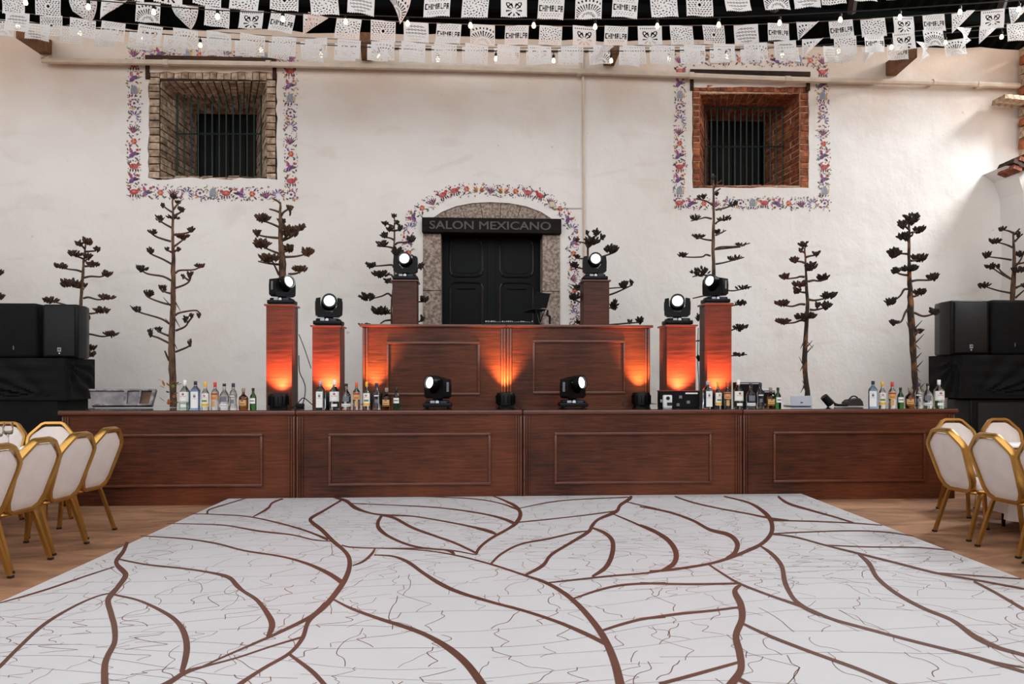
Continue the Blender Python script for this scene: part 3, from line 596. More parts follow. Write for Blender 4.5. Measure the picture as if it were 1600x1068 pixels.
V3 = ["40 352 8,130 345 10,280 322 10,370 297 12,450 265 14,510 235 15,548 190 18,545 140 18,510 100 14,450 65 8,350 40 5", "0 160 10,60 185 14,120 225 18,150 275 22,140 320 20,90 350 12", "0 82 5,120 105 8,220 140 10,290 178 12,370 200 16,405 235 20,395 275 18,360 298 12",
 "145 40 5,220 65 6,330 90 6,450 112 6,540 130 8,620 140 6", "550 140 6,700 143 5,870 150 5,1010 160 4", "575 40 8,620 70 10,720 100 8,820 128 7,890 150 6", "555 195 5,700 188 5,880 183 5,1020 188 5,1140 205 4", "555 197 6,650 210 7,780 245 7,920 280 9,1080 320 9,1240 360 9,1400 388 8,1600 425 8",
 "780 243 5,950 250 5,1150 252 5,1300 265 4", "1240 358 5,1400 370 5,1590 383 5", "500 245 6,550 280 14,590 330 18,605 400 20,640 465 16,690 505 16,750 535 10", "285 322 6,350 365 8,420 405 9,550 455 9,680 500 12,800 550 11,950 592 11,1150 645 11,1350 695 12,1500 740 14,1600 770 12,1700 800 12",
 "910 280 8,955 320 18,990 380 16,1070 445 14,1180 505 13,1300 555 14,1390 620 20,1480 665 16,1600 700 14,1700 730 14", "1390 393 8,1480 440 10,1600 510 12", "0 400 7,200 405 8,410 402 8", "420 408 10,395 435 22,420 490 28,425 550 28,400 620 28,415 690 30,420 760 30,380 821 35,330 880 38", "0 552 10,150 530 10,300 515 9,420 500 8",
 "430 570 9,550 625 12,720 690 12,900 755 13,1060 821 14,1200 880 15", "80 821 14,250 775 13,410 730 10", "410 800 18,450 821 18,520 870 20", "1350 695 8,1480 730 8,1600 752 6"]
def ribbon(mb, pts, conv, k, Z):
    p = [(conv(a[0], a[1]) + (a[2] * k * .5,)) for a in pts]; sp = smoothpath(p, 6); vs = []; 
    for i, (x, y, h) in enumerate(sp):
        a, b = sp[max(i - 1, 0)], sp[min(i + 1, len(sp) - 1)]; dx, dy = b[0] - a[0], b[1] - a[1]; l = math.hypot(dx, dy) or 1
        nx_, ny_ = -dy / l * h, dx / l * h; vs += [G(x + nx_, y + ny_, Z), G(x - nx_, y - ny_, Z)]
    mb.add(vs, [(2 * i, 2 * i + 1, 2 * i + 3, 2 * i + 2) for i in range(len(sp) - 1)])
lay = 0
q = MB()
for VV, cv, kk in ((V1, c1, k1), (V2, c2, k1), (V3, c3, k3)):
    for sline in VV:
        lay += 1; ribbon(q, [tuple(float(a) for a in t.split()) for t in sline.split(',')], cv, kk, ZM + .0007 + .00003 * lay)
o = q.build('printed_veins', M['vein'], df, cen, data_only=True); o['label'] = 'broad brown leaf veins printed on the sheet'
# thin print lines: gentle long ones across, small wriggling ones between them
q = MB(); r = random.Random(5)
def inside(x, y, m=.03):
    t = (y - fl.y) / (nl.y - fl.y); a = fl.x + (nl.x - fl.x) * t; b = fr.x + (nr.x - fr.x) * t
    return 1.15 < y < YS - .05 and a + m < x < b - m
def thin(pts, wd):
    run = []
    def flush(run):
        if len(run) < 3: return
        vs = []
        for i, (x, y) in enumerate(run):
            a, b = run[max(i - 1, 0)], run[min(i + 1, len(run) - 1)]; dx, dy = b[0] - a[0], b[1] - a[1]; l = math.hypot(dx, dy) or 1
            vs += [Vector((x - dy / l * wd, y + dx / l * wd, ZM + .0004)), Vector((x + dy / l * wd, y - dx / l * wd, ZM + .0004))]
        q.add(vs, [(2 * i, 2 * i + 1, 2 * i + 3, 2 * i + 2) for i in range(len(run) - 1)])
    for p in pts:
        if inside(*p): run.append(p)
        else: flush(run); run = []
    flush(run)
def HL(k, x): return 1.0 + k * .185 + .22 * math.sin(.8 * x + .35 * k) + .08 * math.sin(2.1 * x - .6 * k + 1) + .02 * math.sin(5.3 * x + 2.3 * k)
for k in range(-2, 42):
    x = -5.2
    while x < 5.2:
        ln = r.uniform(.6, 2.6); e0, e1 = r.uniform(-.05, .05), r.uniform(-.05, .05); m_ = int(ln / .05)
        thin([(x + ln * t / m_, HL(k, x + ln * t / m_) + e0 * (1 - t / m_) + e1 * t / m_) for t in range(m_ + 1)], r.uniform(.0012, .002))
        x += ln * r.choice((1, 1, 1, 1.12, .93))
    x = -5.2 + r.uniform(0, .3)
    while x < 5.2:
        n_ = r.choice((1, 1, 1, 2)); dx = r.uniform(-.22, .22); A = r.choice((-1, 1)) * r.uniform(.01, .085) * n_; mm = r.choice((.5, .5, 1, 1, 1.5)); t1 = r.choice((1, 1, 1, .7)); pts = []
        for t in range(25):
            f_ = t / 24 * t1; xx = x + dx * f_ + A * math.sin(2 * math.pi * mm * f_) * math.sin(math.pi * min(1, f_ + .12)); y0_, y1_ = HL(k, x), HL(k + n_, x + dx)
            pts.append((xx, y0_ + (y1_ - y0_) * (f_ + .05 * math.sin(4 * math.pi * f_))))
        thin(pts, r.uniform(.0015, .0028)); x += r.uniform(.13, .38)
o = q.build('printed_lines', M['line'], df, cen, data_only=True); tag(o, 'fine brown lines printed between the veins', None, kind='stuff')

# ================================================================== BAR FRONT / STAGE UNITS
xs0, xs1 = P(96, 700, YS).x, P(1492, 700, YS).x; UW = (xs1 - xs0) / 4
def moulding(parent, x0, x1, z0, z1, y, t, org, m):
    for a, b in (((x0, z0), (x1, z0 + t)), ((x0, z1 - t), (x1, z1)), ((x0, z0 + t), (x0 + t, z1 - t)), ((x1 - t, z0 + t), (x1, z1 - t))):
        q = MB(); dx, dz = b[0] - a[0], b[1] - a[1]
        q.rbox(((a[0] + b[0]) / 2, y - .011, (a[1] + b[1]) / 2), (dx, .022, dz), .007); q.build('moulding', m, parent, org, smooth=True)
labs = ['long mahogany bar front at the left end, behind the left chairs', 'long mahogany bar front just left of the middle seam', 'long mahogany bar front just right of the middle seam', 'long mahogany bar front at the right end, beside the right chairs']
for i in range(4):
    x0, x1 = xs0 + UW * i, xs0 + UW * (i + 1); org = Vector(((x0 + x1) / 2, YS + .3, 0))
    u = thing('bar_counter', labs[i], 'bar counter', org, group='panelled bar counters')
    q = MB(); q.b2((x0 + .004, YS, 0), (x1 - .004, YS + SD, HS - .05)); q.build('body', M['wood'], u, org)
    mw = 47 / S(741, YS); moulding(u, x0 + mw + .02, x1 - mw - .02, 28 / S(741, YS) , HS - 36 / S(741, YS), YS, .028, org, M['ledge'])
    for sx, xx in ((1, x0), (-1, x1)):
        for k in range(3):
            q = MB(); xa = xx + sx * (.008 + k * .026); q.rbox((xa + sx * .011, YS - .008, (HS - .06) / 2), (.02, .016, HS - .08), .006); q.build('fluting', M['ledge'] if k == 0 else M['wood'], u, org, smooth=True)
    q = MB(); ex0 = .03 if i == 0 else 0; ex1 = .03 if i == 3 else 0
    q.rbox(((x0 - ex0 + x1 + ex1) / 2, YS + SD / 2 - .015, HS - .028), (x1 - x0 + ex0 + ex1 - .004, SD + .03, .044), .012); q.build('counter_edge', M['ledge'], u, org, smooth=True)
    q = MB(); q.b2((x0 - ex0 + .004, YS - .018, HS - .0058), (x1 + ex1 - .004, YS + SD - .01, HS)); q.build('glossy_top', M['top'], u, org)

# ---- DJ booth on the stage
YB = 8.92; zb0 = HS; zb1 = P(791, 507, YB).z
bx = [P(566, 600, YB).x, P(791, 600, YB).x, P(1016, 600, YB).x]
for i in range(2):
    x0, x1 = bx[i], bx[i + 1]; org = Vector(((x0 + x1) / 2, YB + .2, zb0))
    u = thing('dj_booth', ['mahogany booth panel on the stage, left half below the black door', 'mahogany booth panel on the stage, right half below the black door'][i], 'booth', org, group='booth halves')
    q = MB(); q.b2((x0 + .003, YB, zb0 + .001), (x1 - .003, YB + .42, zb1 - .035)); q.build('body', M['wood'], u, org)
    sx = S(791, YB); mr = [(604, 534, 750, 617), (832, 531, 977, 615)][i]
    moulding(u, P(mr[0], 600, YB).x, P(mr[2], 600, YB).x, P(791, mr[3], YB).z, P(791, mr[1], YB).z, YB, .03, org, M['ledge'])
    for s, xx in ((1, x0), (-1, x1)):
        for k in range(2):
            q = MB(); q.rbox((xx + s * (.02 + k * .035), YB - .009, (zb0 + zb1 - .04) / 2), (.026, .018, zb1 - zb0 - .045), .007); q.build('fluting', M['ledge'], u, org, smooth=True)
    q = MB(); q.rbox(((x0 + x1) / 2 + (-.015 if i == 0 else .015), YB + .2, zb1 - .017), (x1 - x0 + .03, .48, .034), .01); q.build('top_ledge', M['ledge'], u, org, smooth=True)

# riser behind the booth, carries the tall pedestals and the door-side trees
q = MB(); yr = YS + SD + .02; q.b2((P(560, 600, yr).x, yr, 0), (P(1030, 600, yr).x, 10.8, HS)); o = q.build('stage_riser', M['black'], None, Vector((P(790, 600, yr).x, yr, 0))); tag(o, 'plain black riser hidden behind the booth', 'riser')

# ---- pedestals
def pedestal(px0, px1, pt, Y, label, dep=None, zbase=HS):
    a, b = P(px0, 600, Y).x, P(px1, 600, Y).x; zt = P((px0 + px1) / 2, pt, Y).z; wd = b - a; dep = dep or wd
    org = Vector(((a + b) / 2, Y + dep / 2, zbase)); u = thing('pedestal', label, 'pedestal', org, group='tall mahogany pedestals')
    q = MB(); q.b2((a, Y, zbase), (b, Y + dep, zt - .02)); q.build('column', M['wood_ped'], u, org)
    q = MB(); q.rbox(org + Vector((0, 0, zt - .01 - zbase)), (wd + .045, dep + .045, .022), .006); q.build('cap', M['ledge'], u, org)
    return Vector((org.x, org.y, zt)), a, b
YP = 8.62
ped = {}
ped['L1'] = pedestal(416, 456, 475, YP, 'tallest mahogany pedestal left of the booth, lit red from its foot')
ped['L2'] = pedestal(488, 531, 508, YP, 'shorter mahogany pedestal just left of the booth')
ped['R1'] = pedestal(1042, 1087, 507, YP, 'shorter mahogany pedestal just right of the booth, behind the red topped case')
ped['R2'] = pedestal(1105, 1143, 473, YP, 'tallest mahogany pedestal right of the booth, lit red from its foot')
ped['UL'] = pedestal(613, 651, 437, 9.75, 'reddish pedestal rising behind the left half of the booth', .34)
ped['UR'] = pedestal(912, 952, 437, 9.75, 'brown pedestal rising behind the right half of the booth', .34)

# ---- moving head lights
def moving_head(loc, label, pan, tilt, sc=1.0):
    loc = Vector(loc) + Vector((0, 0, .003)); u = thing('moving_head_light', label, 'stage light', loc, 0, 'moving head stage lights')
    K = lambda v: Vector(v) * sc
    q = MB(); q.rbox(K((0, 0, .033)), K((.33, .24, .05)), .012 * sc); q.rbox(K((0, 0, .068)), K((.27, .21, .036)), .014 * sc)
    for x in (-.12, .12):
        for y in (-.08, .08): q.lathe([(.015 * sc, 0), (.018 * sc, .01 * sc)], 8, K((x, y, 0)))
    base = q.build('base', M['black'], u, smooth=True)
    q = MB(); q.rbox(K((-.055, -.107, .066)), K((.05, .006, .032)), .002 * sc); q.build('display', M['silver'], base)
    q = MB(); q.lathe([(.02 * sc, 0), (.02 * sc, .006 * sc)], 12, K((.0, -.108, .066)), rot=Matrix.Rotation(R(90), 3, 'X')); q.build('dial', M['white'], base)
    q = MB(); q.rbox(K((.07, -.107, .066)), K((.07, .005, .026)), .002 * sc); q.build('printed_strip', M['navy'], base)
    rp = Matrix.Rotation(pan, 3, 'Z')
    # yoke: U outline extruded in depth
    q = MB(); ol = [(-.155, .13), (-.12, .105), (.12, .105), (.155, .13), (.158, .25), (.15, .325), (.10, .335), (.095, .235), (.035, .165), (-.035, .165), (-.095, .235), (-.10, .335), (-.15, .325), (-.158, .25)]
    pts = [rp @ K((x, -.065, z)) for x, z in ol]; q.prism(pts, rp @ K((0, .13, 0))); q.lathe([(.06 * sc, .085 * sc), (.05 * sc, .108 * sc)], 12)
    yk = q.build('yoke', M['black'], u)
    for s in (-1, 1):
        q = MB(); q.rbox(rp @ K((s * .159, 0, .24)), K((.006, .035, .11)), .002 * sc, rp); q.build('side_badge', M['gtext'], yk)
    # head: rounded barrel along -y, tilted
    c = K((0, 0, .272)); rt = rp @ Matrix.Rotation(tilt, 3, 'X') @ Matrix.Rotation(R(90), 3, 'X')      # local z -> -y
    q = MB(); q.lathe([(.02 * sc, -.15 * sc), (.07 * sc, -.145 * sc), (.088 * sc, -.10 * sc), (.092 * sc, .03 * sc), (.088 * sc, .09 * sc), (.084 * sc, .145 * sc), (.072 * sc, .147 * sc), (.068 * sc, .125 * sc), (0, .124 * sc)], 20, c, rot=rt)
    hd = q.build('head', M['black'], u, smooth=True)
    q = MB(); q.lathe([(.068 * sc, .126 * sc), (.05 * sc, .134 * sc), (.03 * sc, .138 * sc), (0, .14 * sc)], 18, c, rot=rt); q.build('lens', M['lens'], hd, smooth=True)
    q = MB(); q.lathe([(.071 * sc, .128 * sc), (.071 * sc, .15 * sc), (.086 * sc, .15 * sc), (.086 * sc, .128 * sc)], 20, c, rot=rt); q.build('lens_ring', M['blackg'], hd, smooth=True)
    q = MB(); q.rbox(c + rp @ K((-.08, -.07, .02)), K((.03, .012, .01)), .002 * sc, rp); q.build('badge', M['gtext'], hd)
    return u
moving_head(ped['L1'][0], 'black moving head light turned to the right on the tallest left pedestal', R(52), R(-10), .93)
moving_head(ped['L2'][0], 'black moving head light facing forward on the shorter left pedestal', R(14), R(-8))
moving_head(ped['UL'][0], 'black moving head light on the pedestal behind the left booth half', R(-3), R(-6), 1.02)
moving_head(ped['UR'][0], 'black moving head light on the pedestal behind the right booth half', R(-2), R(-6), 1.02)
moving_head(ped['R1'][0], 'black moving head light facing forward on the shorter right pedestal', R(-14), R(-8))
moving_head(ped['R2'][0], 'black moving head light turned to the left on the tallest right pedestal', R(-52), R(-10), .93)
a = G(684, 636, HS); a = P(684, 636, 8.42); a.z = HS
moving_head(a, 'black moving head light on the stage before the left booth half', R(-42), R(-8), 1.0)
a = P(895, 636, 8.42); a.z = HS
moving_head(a, 'black moving head light on the stage before the right booth half', R(42), R(-8), 1.0)

# ---- low uplights with coloured LEDs
def uplight(px, Y, label, col, power, lm, tilt=R(20), spot=R(80), rad=.11, aim=(0, 1)):
    p = P(px, 630, Y); p.z = HS; u = thing('uplight', label, 'uplight', p, 0, 'low black uplights')
    q = MB(); q.lathe([(rad * .8, .012), (rad, .02), (rad, .15), (rad * .93, .165), (rad * .86, .165), (rad * .82, .14), (0, .14)], 20); hs = q.build('housing', M['black'], u, smooth=True)
    for k in range(14):
        an = k * 2 * math.pi / 14; q = MB(); q.box((math.cos(an) * rad, math.sin(an) * rad, .085), (.02, .008, .1), Matrix.Rotation(an, 3, 'Z')); q.build('cooling_fin', M['blackg'], hs)
    q = MB(); q.rbox((0, 0, .006), (rad * 1.5, rad * 1.5, .012), .003); q.build('foot', M['black'], u)
    q = MB(); q.lathe([(rad * .8, .141), (0, .146)], 16); q.build('led_lens', lm, u)
    ld = bpy.data.lights.new('uplight_beam', 'SPOT'); ld.energy = power; ld.color = col; ld.spot_size = spot; ld.spot_blend = 1.0; ld.shadow_soft_size = .035
    lo = bpy.data.objects.new('uplight_beam', ld); C.objects.link(lo); lo.parent = u; lo.location = (0, 0, .175)
    if col is RED: ld.spot_size = R(112)
    lo.rotation_euler = Vector((aim[0], math.tan(tilt) * aim[1], 1)).to_track_quat('-Z', 'Y').to_euler()
RED, AMB = (1, .24, .10), (1, .40, .14)
uplight(435, YP - .13, 'low black uplight glowing red at the foot of the tallest left pedestal', RED, 130, M['led'])
uplight(512, YP - .13, 'low black uplight at the foot of the shorter left pedestal, behind the clear bottles', RED, 150, M['led'])
uplight(1065, YP - .13, 'low black uplight behind the red topped case on the right', RED, 150, M['led'])
uplight(1126, YP - .13, 'low black uplight at the foot of the tallest right pedestal, behind the bottles', RED, 130, M['led'])
uplight(584, YB - .14, 'low black uplight at the left end of the booth, behind the bottles', AMB, 120, M['amber'])
uplight(790, YB - .15, 'low black uplight in front of the middle seam of the booth', AMB, 140, M['amber'])
uplight(1002, YB - .14, 'low black uplight at the right end of the booth', AMB, 120, M['amber'])

# ================================================================== AGAVE STALKS
def pods(mb, c, rx, ry, rz_, n, r, sz, mi=0):
    for i in range(n):
        while True:
            x, y, z = r.uniform(-1, 1), r.uniform(-1, 1), r.uniform(-1, 1)
            if x * x + y * y + z * z <= 1: break
        p = c + Vector((x * rx, y * ry, z * rz_)); d = Vector((x * .9 + r.uniform(-.3, .3), y * .9 + r.uniform(-.3, .3), .7 + r.uniform(-.3, .5))).normalized()
        L = sz * r.uniform(.7, 1.3); wd = L * r.uniform(.16, .25)
        mb.tube([p - d * L * .5, p - d * L * .1, p + d * L * .3, p + d * L * .5], [wd * .35, wd, wd * .8, wd * .15], 5, mi)
def agave(label, off, sc, Y, trunk, br, cl, seed, zbase=HS, sparse=False, tm='bark', podm='pod', leafs=0):
    r = random.Random(seed); cv = lambda x, y: (off[0] + x / sc, off[1] + y / sc)
    tp = [cv(a[0], a[1]) + (a[2] / sc,) for a in trunk]
    w3 = [P(x, y, Y) for x, y, _ in tp]; rad = [t[2] / 2 / S(tp[0][0], Y) for t in tp]
    base = w3[0].copy(); base.z = zbase
    if w3[0].z > zbase + .05: w3 = [base] + w3; rad = [rad[0] * 1.15] + rad
    else:
        keep = [i for i in range(len(w3)) if i == 0 or w3[i].z > zbase + .08]; w3 = [w3[i] for i in keep]; rad = [rad[i] for i in keep]; w3[0].z = zbase + .004
    root = thing('agave_stalk', label, 'dried plant', base, 0, 'dried agave flower stalks')
    q = MB(); pth = smoothpath([tuple(p) + (k,) for p, k in zip(w3, rad)], 5)
    jj = [(x + r.uniform(-1, 1) * .004, y + r.uniform(-1, 1) * .004, z, k * r.uniform(.9, 1.12)) for x, y, z, k in pth]
    q.tube([Vector(j[:3]) for j in jj], [max(.006, j[3]) for j in jj], 9); q.build('trunk', M[tm], root, base, smooth=True)
    s = S(tp[0][0], Y)
    def cluster(cx, cy, cw, ch, dy, parent):
        x, y = cv(cx, cy); c = P(x, y, Y + dy); rx = cw / sc / 2 / s; rz_ = ch / sc / 2 / s
        q = MB(); n = int(max(8, min(60, (cw * ch) / (sc * sc) * (.16 if not sparse else .11)))); sz = (.068 if not sparse else .05)
        pods(q, c, max(.012, rx - .012), max(.03, min(rx, .13)), max(.008, rz_ - .014), n, r, sz)
        if sparse:
            for i in range(5):
                e = c + Vector((r.uniform(-rx, rx), r.uniform(-.05, .05), r.uniform(0, rz_))); q.tube([c - Vector((0, 0, rz_)), e], [.008, .004], 4)
        else: q.tube([c - Vector((rx * .7, 0, rz_ * .6)), c - Vector((0, 0, rz_ * .3)), c + Vector((rx * .7, 0, -rz_ * .5))], .009, 4)
        q.build('seed_cluster', M[podm], parent, base)
    bl = []
    for b in br:
        pts = [cv(x, y) for x, y in b]; dy = r.choice((-1, 1)) * r.uniform(.04, .16); n = len(pts)
        p3 = [P(x, y, Y + dy * (i / max(1, n - 1))) for i, (x, y) in enumerate(pts)]
        sp = smoothpath([tuple(p) for p in p3], 4); m_ = len(sp); r0 = .017 if not sparse else .014
        q = MB(); q.tube([Vector(p) for p in sp], [r0 * (1 - .5 * i / m_) for i in range(m_)], 5); o = q.build('branch', M['twig'], root, base, smooth=True); bl.append((pts[-1], dy, o, pts[0]))
    for c in cl:
        x, y = cv(c[0], c[1]); best = None
        for e, dy, o, st in bl:
            d = math.hypot(e[0] - x, e[1] - y)
            if best is None or d < best[0]: best = (d, dy, o)
        if best and best[0] < max(14, c[2] / sc * .6): cluster(*c, best[1], best[2])
        else:
            dy = r.uniform(-.14, .14); e = min(tp, key=lambda t: abs(t[1] - y)); i = 0
            tt = sorted(tp, key=lambda t: abs(t[1] - y))[:2]; f_ = 0 if abs(tt[0][1] - tt[1][1]) < 1e-6 else max(-.5, min(1, (y - tt[0][1]) / (tt[1][1] - tt[0][1])))
            tx = tt[0][0] + (tt[1][0] - tt[0][0]) * f_
            q = MB(); y_s = min(y + 5, y + 5); q.tube([P(tx, y_s + 3, Y), P((tx + x) / 2, y_s + 1, Y + dy * .6), P(x, y_s - 1, Y + dy)], [.014, .011, .008], 5); o = q.build('branch', M['twig'], root, base)
            cluster(*c, dy, o)
    for k in range(leafs):                        # torn bracts hanging on the stem
        t = r.uniform(.14, .5); i = int(t * (len(jj) - 1)); p = Vector(jj[i][:3]); sx = r.choice((-1, 1)); L = r.uniform(.06, .16)
        d = Vector((sx * .5, -.3, r.choice((-1, 1)) * .7)).normalized(); sd = Vector((0, 1, .2)).normalized() * .018
        p = p + Vector((sx * jj[i][3] * .7, 0, 0)); q = MB(); nm = d.cross(sd).normalized() * .003
        q.hexa([p - sd, p + sd, p + d * L + sd * .2, p + d * L - sd * .2], [p - sd + nm, p + sd + nm, p + d * L + sd * .2 + nm, p + d * L - sd * .2 + nm]); q.build('bract', M['twig'], root, base)
    return root, base
B_ = lambda s: [[tuple(float(v) for v in p.split(',')) for p in b.split()] for b in s.split(';') if b.strip()]
K_ = lambda s: [tuple(float(v) for v in p.split(',')) for p in s.split()]
T130 = ([(358, 640, 15), (355, 555, 14), (362, 450, 12), (368, 360, 9), (375, 285, 6)], B_('372,305 360,292 347,285;372,318 395,316 422,314;368,350 350,342 325,335;372,382 400,380 415,378;358,405 335,398 300,394 275,388;368,432 400,426 440,428 465,420;352,475 330,472 310,462;368,522 390,518 430,528 465,524;352,570 300,555 255,542 222,536;372,590 410,588 440,580;372,680 400,680 450,690 485,684;370,755 398,745;370,778 402,776'), K_('383,270,45,35 347,280,40,20 428,306,35,18 330,326,62,28 385,338,45,22 415,373,62,22 270,381,60,20 467,412,55,25 310,455,95,38 370,466,25,18 468,517,65,22 218,530,72,25 445,573,72,24 388,607,25,18 487,677,58,25 398,738,55,28 402,766,40,20'))
agave('brown agave stalk with flat seed clusters behind the left loudspeakers', (0, 280), 2.81, 10.4, *T130, 101, zbase=0, podm='podb')
agave('agave stalk at the left picture edge behind the covered loudspeaker, mostly out of view', (-170, 278), 2.81, 10.5, [(t[0], t[1] * .95, t[2]) for t in T130[0]], T130[1], T130[2], 111, zbase=0, podm='podb')
agave('tall bare agave stalk with upturned thin branches on the bar left of the bottles', (180, 290), 2.968, 8.66, [(270, 1035, 32), (265, 850, 30), (262, 700, 28), (268, 560, 23), (268, 450, 21), (270, 320, 16), (267, 200, 12), (267, 60, 7)],
 B_('268,125 240,108 218,88;270,110 285,90 298,76;270,140 300,125 320,106;262,195 230,178 205,160 192,140;258,258 200,240 170,222 152,204;275,228 320,222 345,214 370,196;270,285 300,262 330,240;265,365 220,340 165,315 148,290;262,308 240,298;275,305 296,292;260,440 220,420 150,408 115,385 98,368;280,405 300,392 370,388 415,360;278,475 320,460 345,440 352,405;340,438 325,428 305,415;258,500 225,490 208,475;258,552 210,540 150,515 135,485;252,640 210,615 110,585 75,560;280,600 300,588 378,578 392,608;280,672 320,655 335,635 322,605;335,635 360,605;245,695 200,675 190,655;250,730 200,705 165,692 153,665;282,770 345,742 348,715;250,810 238,785 230,765'),
 K_('268,50,38,24 222,92,28,22 292,77,34,16 308,108,36,26 270,148,60,15 205,152,42,36 177,213,50,24 352,203,42,26 315,235,62,30 165,300,45,32 240,292,25,20 292,294,30,18 122,382,58,36 392,370,50,22 347,415,26,42 315,422,25,20 222,476,45,36 155,498,50,42 98,570,56,30 388,600,20,26 325,615,30,36 352,600,25,20 203,665,36,30 163,680,28,46 347,728,18,36'), 102, sparse=True, leafs=5)
agave('agave stalk with dense dark clusters rising behind the tallest left pedestal', (380, 290), 2.965, 9.15, [(183, 440, 36), (180, 330, 28), (173, 250, 22), (172, 150, 16), (172, 78, 8)],
 B_('172,82 160,72 140,62;170,125 150,116 122,108;175,140 190,120 232,97;215,110 218,125 216,138;165,190 130,175 92,162;165,242 120,238 85,232 65,225;180,255 205,232 240,212;180,255 225,235 262,200;170,315 130,300 90,282;195,330 240,328 290,318;175,365 120,360 70,350;165,412 150,380 135,350;210,410 250,405 280,385'),
 K_('215,100,34,20 90,150,80,32 180,162,50,22 65,217,36,30 215,210,100,55 265,192,46,30 85,268,80,44 212,288,60,34 296,305,60,42 120,335,108,36 262,385,66,36'), 103, podm='podb')
agave('dark agave stalk beside the left stone jamb behind the booth', (540, 320), 5.3375, 10.42, [(382, 1000, 15), (385, 800, 14), (408, 560, 14), (405, 350, 14), (408, 200, 12), (405, 95, 8)],
 B_('408,160 425,145 442,135;405,180 370,165 330,152;405,215 370,210 350,200;408,215 440,210 470,195;400,290 370,275 300,266;400,360 350,348 262,342;415,330 440,315 530,310 560,290;400,520 385,500 310,505 180,515;395,600 370,580 280,595;400,650 370,645 330,645;420,540 560,530 630,525;380,760 350,738 300,760 200,785;382,900 330,905 250,905;400,800 560,810 640,805;380,960 330,965 290,990;390,960 560,980 640,965'),
 K_('405,90,60,25 432,148,30,34 333,153,52,18 370,195,70,38 455,190,60,42 325,250,72,46 300,320,98,50 545,283,78,52 430,380,110,80 210,500,98,42 290,575,150,56 350,630,72,46 630,510,60,60 180,765,142,66 290,880,172,72 655,785,88,56 170,1000,112,26 640,945,50,50'), 104)
agave('dark agave stalk right of the door, leaning out behind the brown pedestal', (880, 330), 5.34, 10.42, [(210, 1000, 22), (207, 560, 20), (205, 300, 16), (205, 240, 8)],
 B_('205,300 180,265 118,254;205,300 215,220 198,180;210,300 250,270 330,225;205,300 240,240 275,190;207,395 300,385 420,345 455,322;205,400 165,394 100,392;207,480 165,478 75,460;208,690 150,660 100,645;208,780 150,760 60,728;210,740 390,695 490,655 580,612;210,830 330,815 420,800;210,960 400,945 560,930;210,960 400,945 640,925;210,950 160,940 115,930'),
 K_('115,240,36,26 200,180,36,30 240,245,150,65 275,175,72,60 325,212,50,50 400,315,122,72 120,372,56,32 95,450,78,50 115,635,72,46 95,712,98,56 505,612,82,62 568,595,36,50 425,780,86,92 640,905,82,56 555,920,50,20 120,920,62,20'), 105)
agave('tallest agave stalk with thin tiers behind the tallest right pedestal, overlapping the right window', (1020, 280), 2.889, 9.25, [(276, 900, 17), (275, 420, 16), (272, 300, 15), (275, 150, 11), (272, -25, 7)],
 B_('275,45 290,20 312,4;275,62 295,48 305,42;270,118 240,98 195,88;285,138 330,128 382,106;265,178 240,172 220,176 172,188;282,202 300,188 355,174;265,275 230,270 175,252;285,252 300,245 330,230;285,312 310,305 380,302 438,288;260,345 240,340 220,350 150,350 110,338;285,382 320,376 412,352;268,440 220,430 180,440;275,500 325,500 370,502 445,484;275,515 245,522 180,537;275,585 330,575 425,558;275,695 330,688 432,655;275,800 330,798 425,790;275,640 240,635 195,628;275,820 240,815 205,812;275,735 215,728 195,730'),
 K_('272,-8,22,16 290,66,28,16 228,78,58,22 358,110,62,22 190,172,58,26 320,176,76,22 205,258,62,22 300,237,60,20 395,294,56,15 138,341,58,22 370,354,86,22 215,415,86,46 405,488,72,18 395,557,66,26 395,669,76,36 392,788,62,22 205,622,30,36 208,805,26,30'), 106, sparse=True)
agave('dark agave stalk with flat clusters behind the silver box on the right', (1190, 330), 3.338, 8.95, [(240, 1015, 26), (240, 960, 26), (225, 800, 25), (230, 650, 21), (238, 500, 18), (232, 350, 12), (225, 190, 8)],
 B_('225,215 210,208 200,200;232,240 250,234 285,228;222,268 205,262 175,260;225,342 200,340 180,346 130,352;245,365 270,360 300,363 345,352;230,385 205,388 190,385;240,425 215,422 190,418;248,460 280,464 340,452;225,485 200,484 160,495 115,490;250,512 280,514 330,502;225,570 205,568 170,580 115,585'),
 K_('222,172,52,36 203,200,28,20 285,220,36,26 173,252,56,28 258,285,62,50 122,340,56,28 320,343,66,32 195,378,76,28 185,412,56,28 348,437,82,36 108,477,74,32 292,487,36,26 338,490,56,38 228,545,116,36 112,572,76,26'), 107, tm='bark2', leafs=9)
agave('dark agave stalk with shaggy lower stem behind the right hand bottles', (1380, 320), 3.236, 8.95, [(165, 1030, 27), (165, 940, 26), (150, 740, 28), (140, 560, 31), (135, 400, 22), (130, 250, 14), (132, 85, 10)],
 B_('132,125 115,112 100,100;145,140 160,136 182,130;125,248 100,246 60,246;140,282 160,280 185,272;125,355 90,350 62,338;135,335 150,328;145,385 175,380 235,380 255,372;125,425 105,428 85,460 40,492;148,462 165,460 185,445;125,525 110,545 90,590 55,600;158,545 200,562 240,555 265,540;145,655 165,648 185,638'),
 K_('142,70,76,60 100,95,46,46 180,125,62,36 110,160,72,42 55,242,64,48 183,266,82,36 62,330,46,30 132,320,82,26 250,363,72,34 38,487,56,40 182,440,66,36 55,592,42,22 260,538,52,36 180,635,50,20'), 108, tm='bark2', leafs=14)
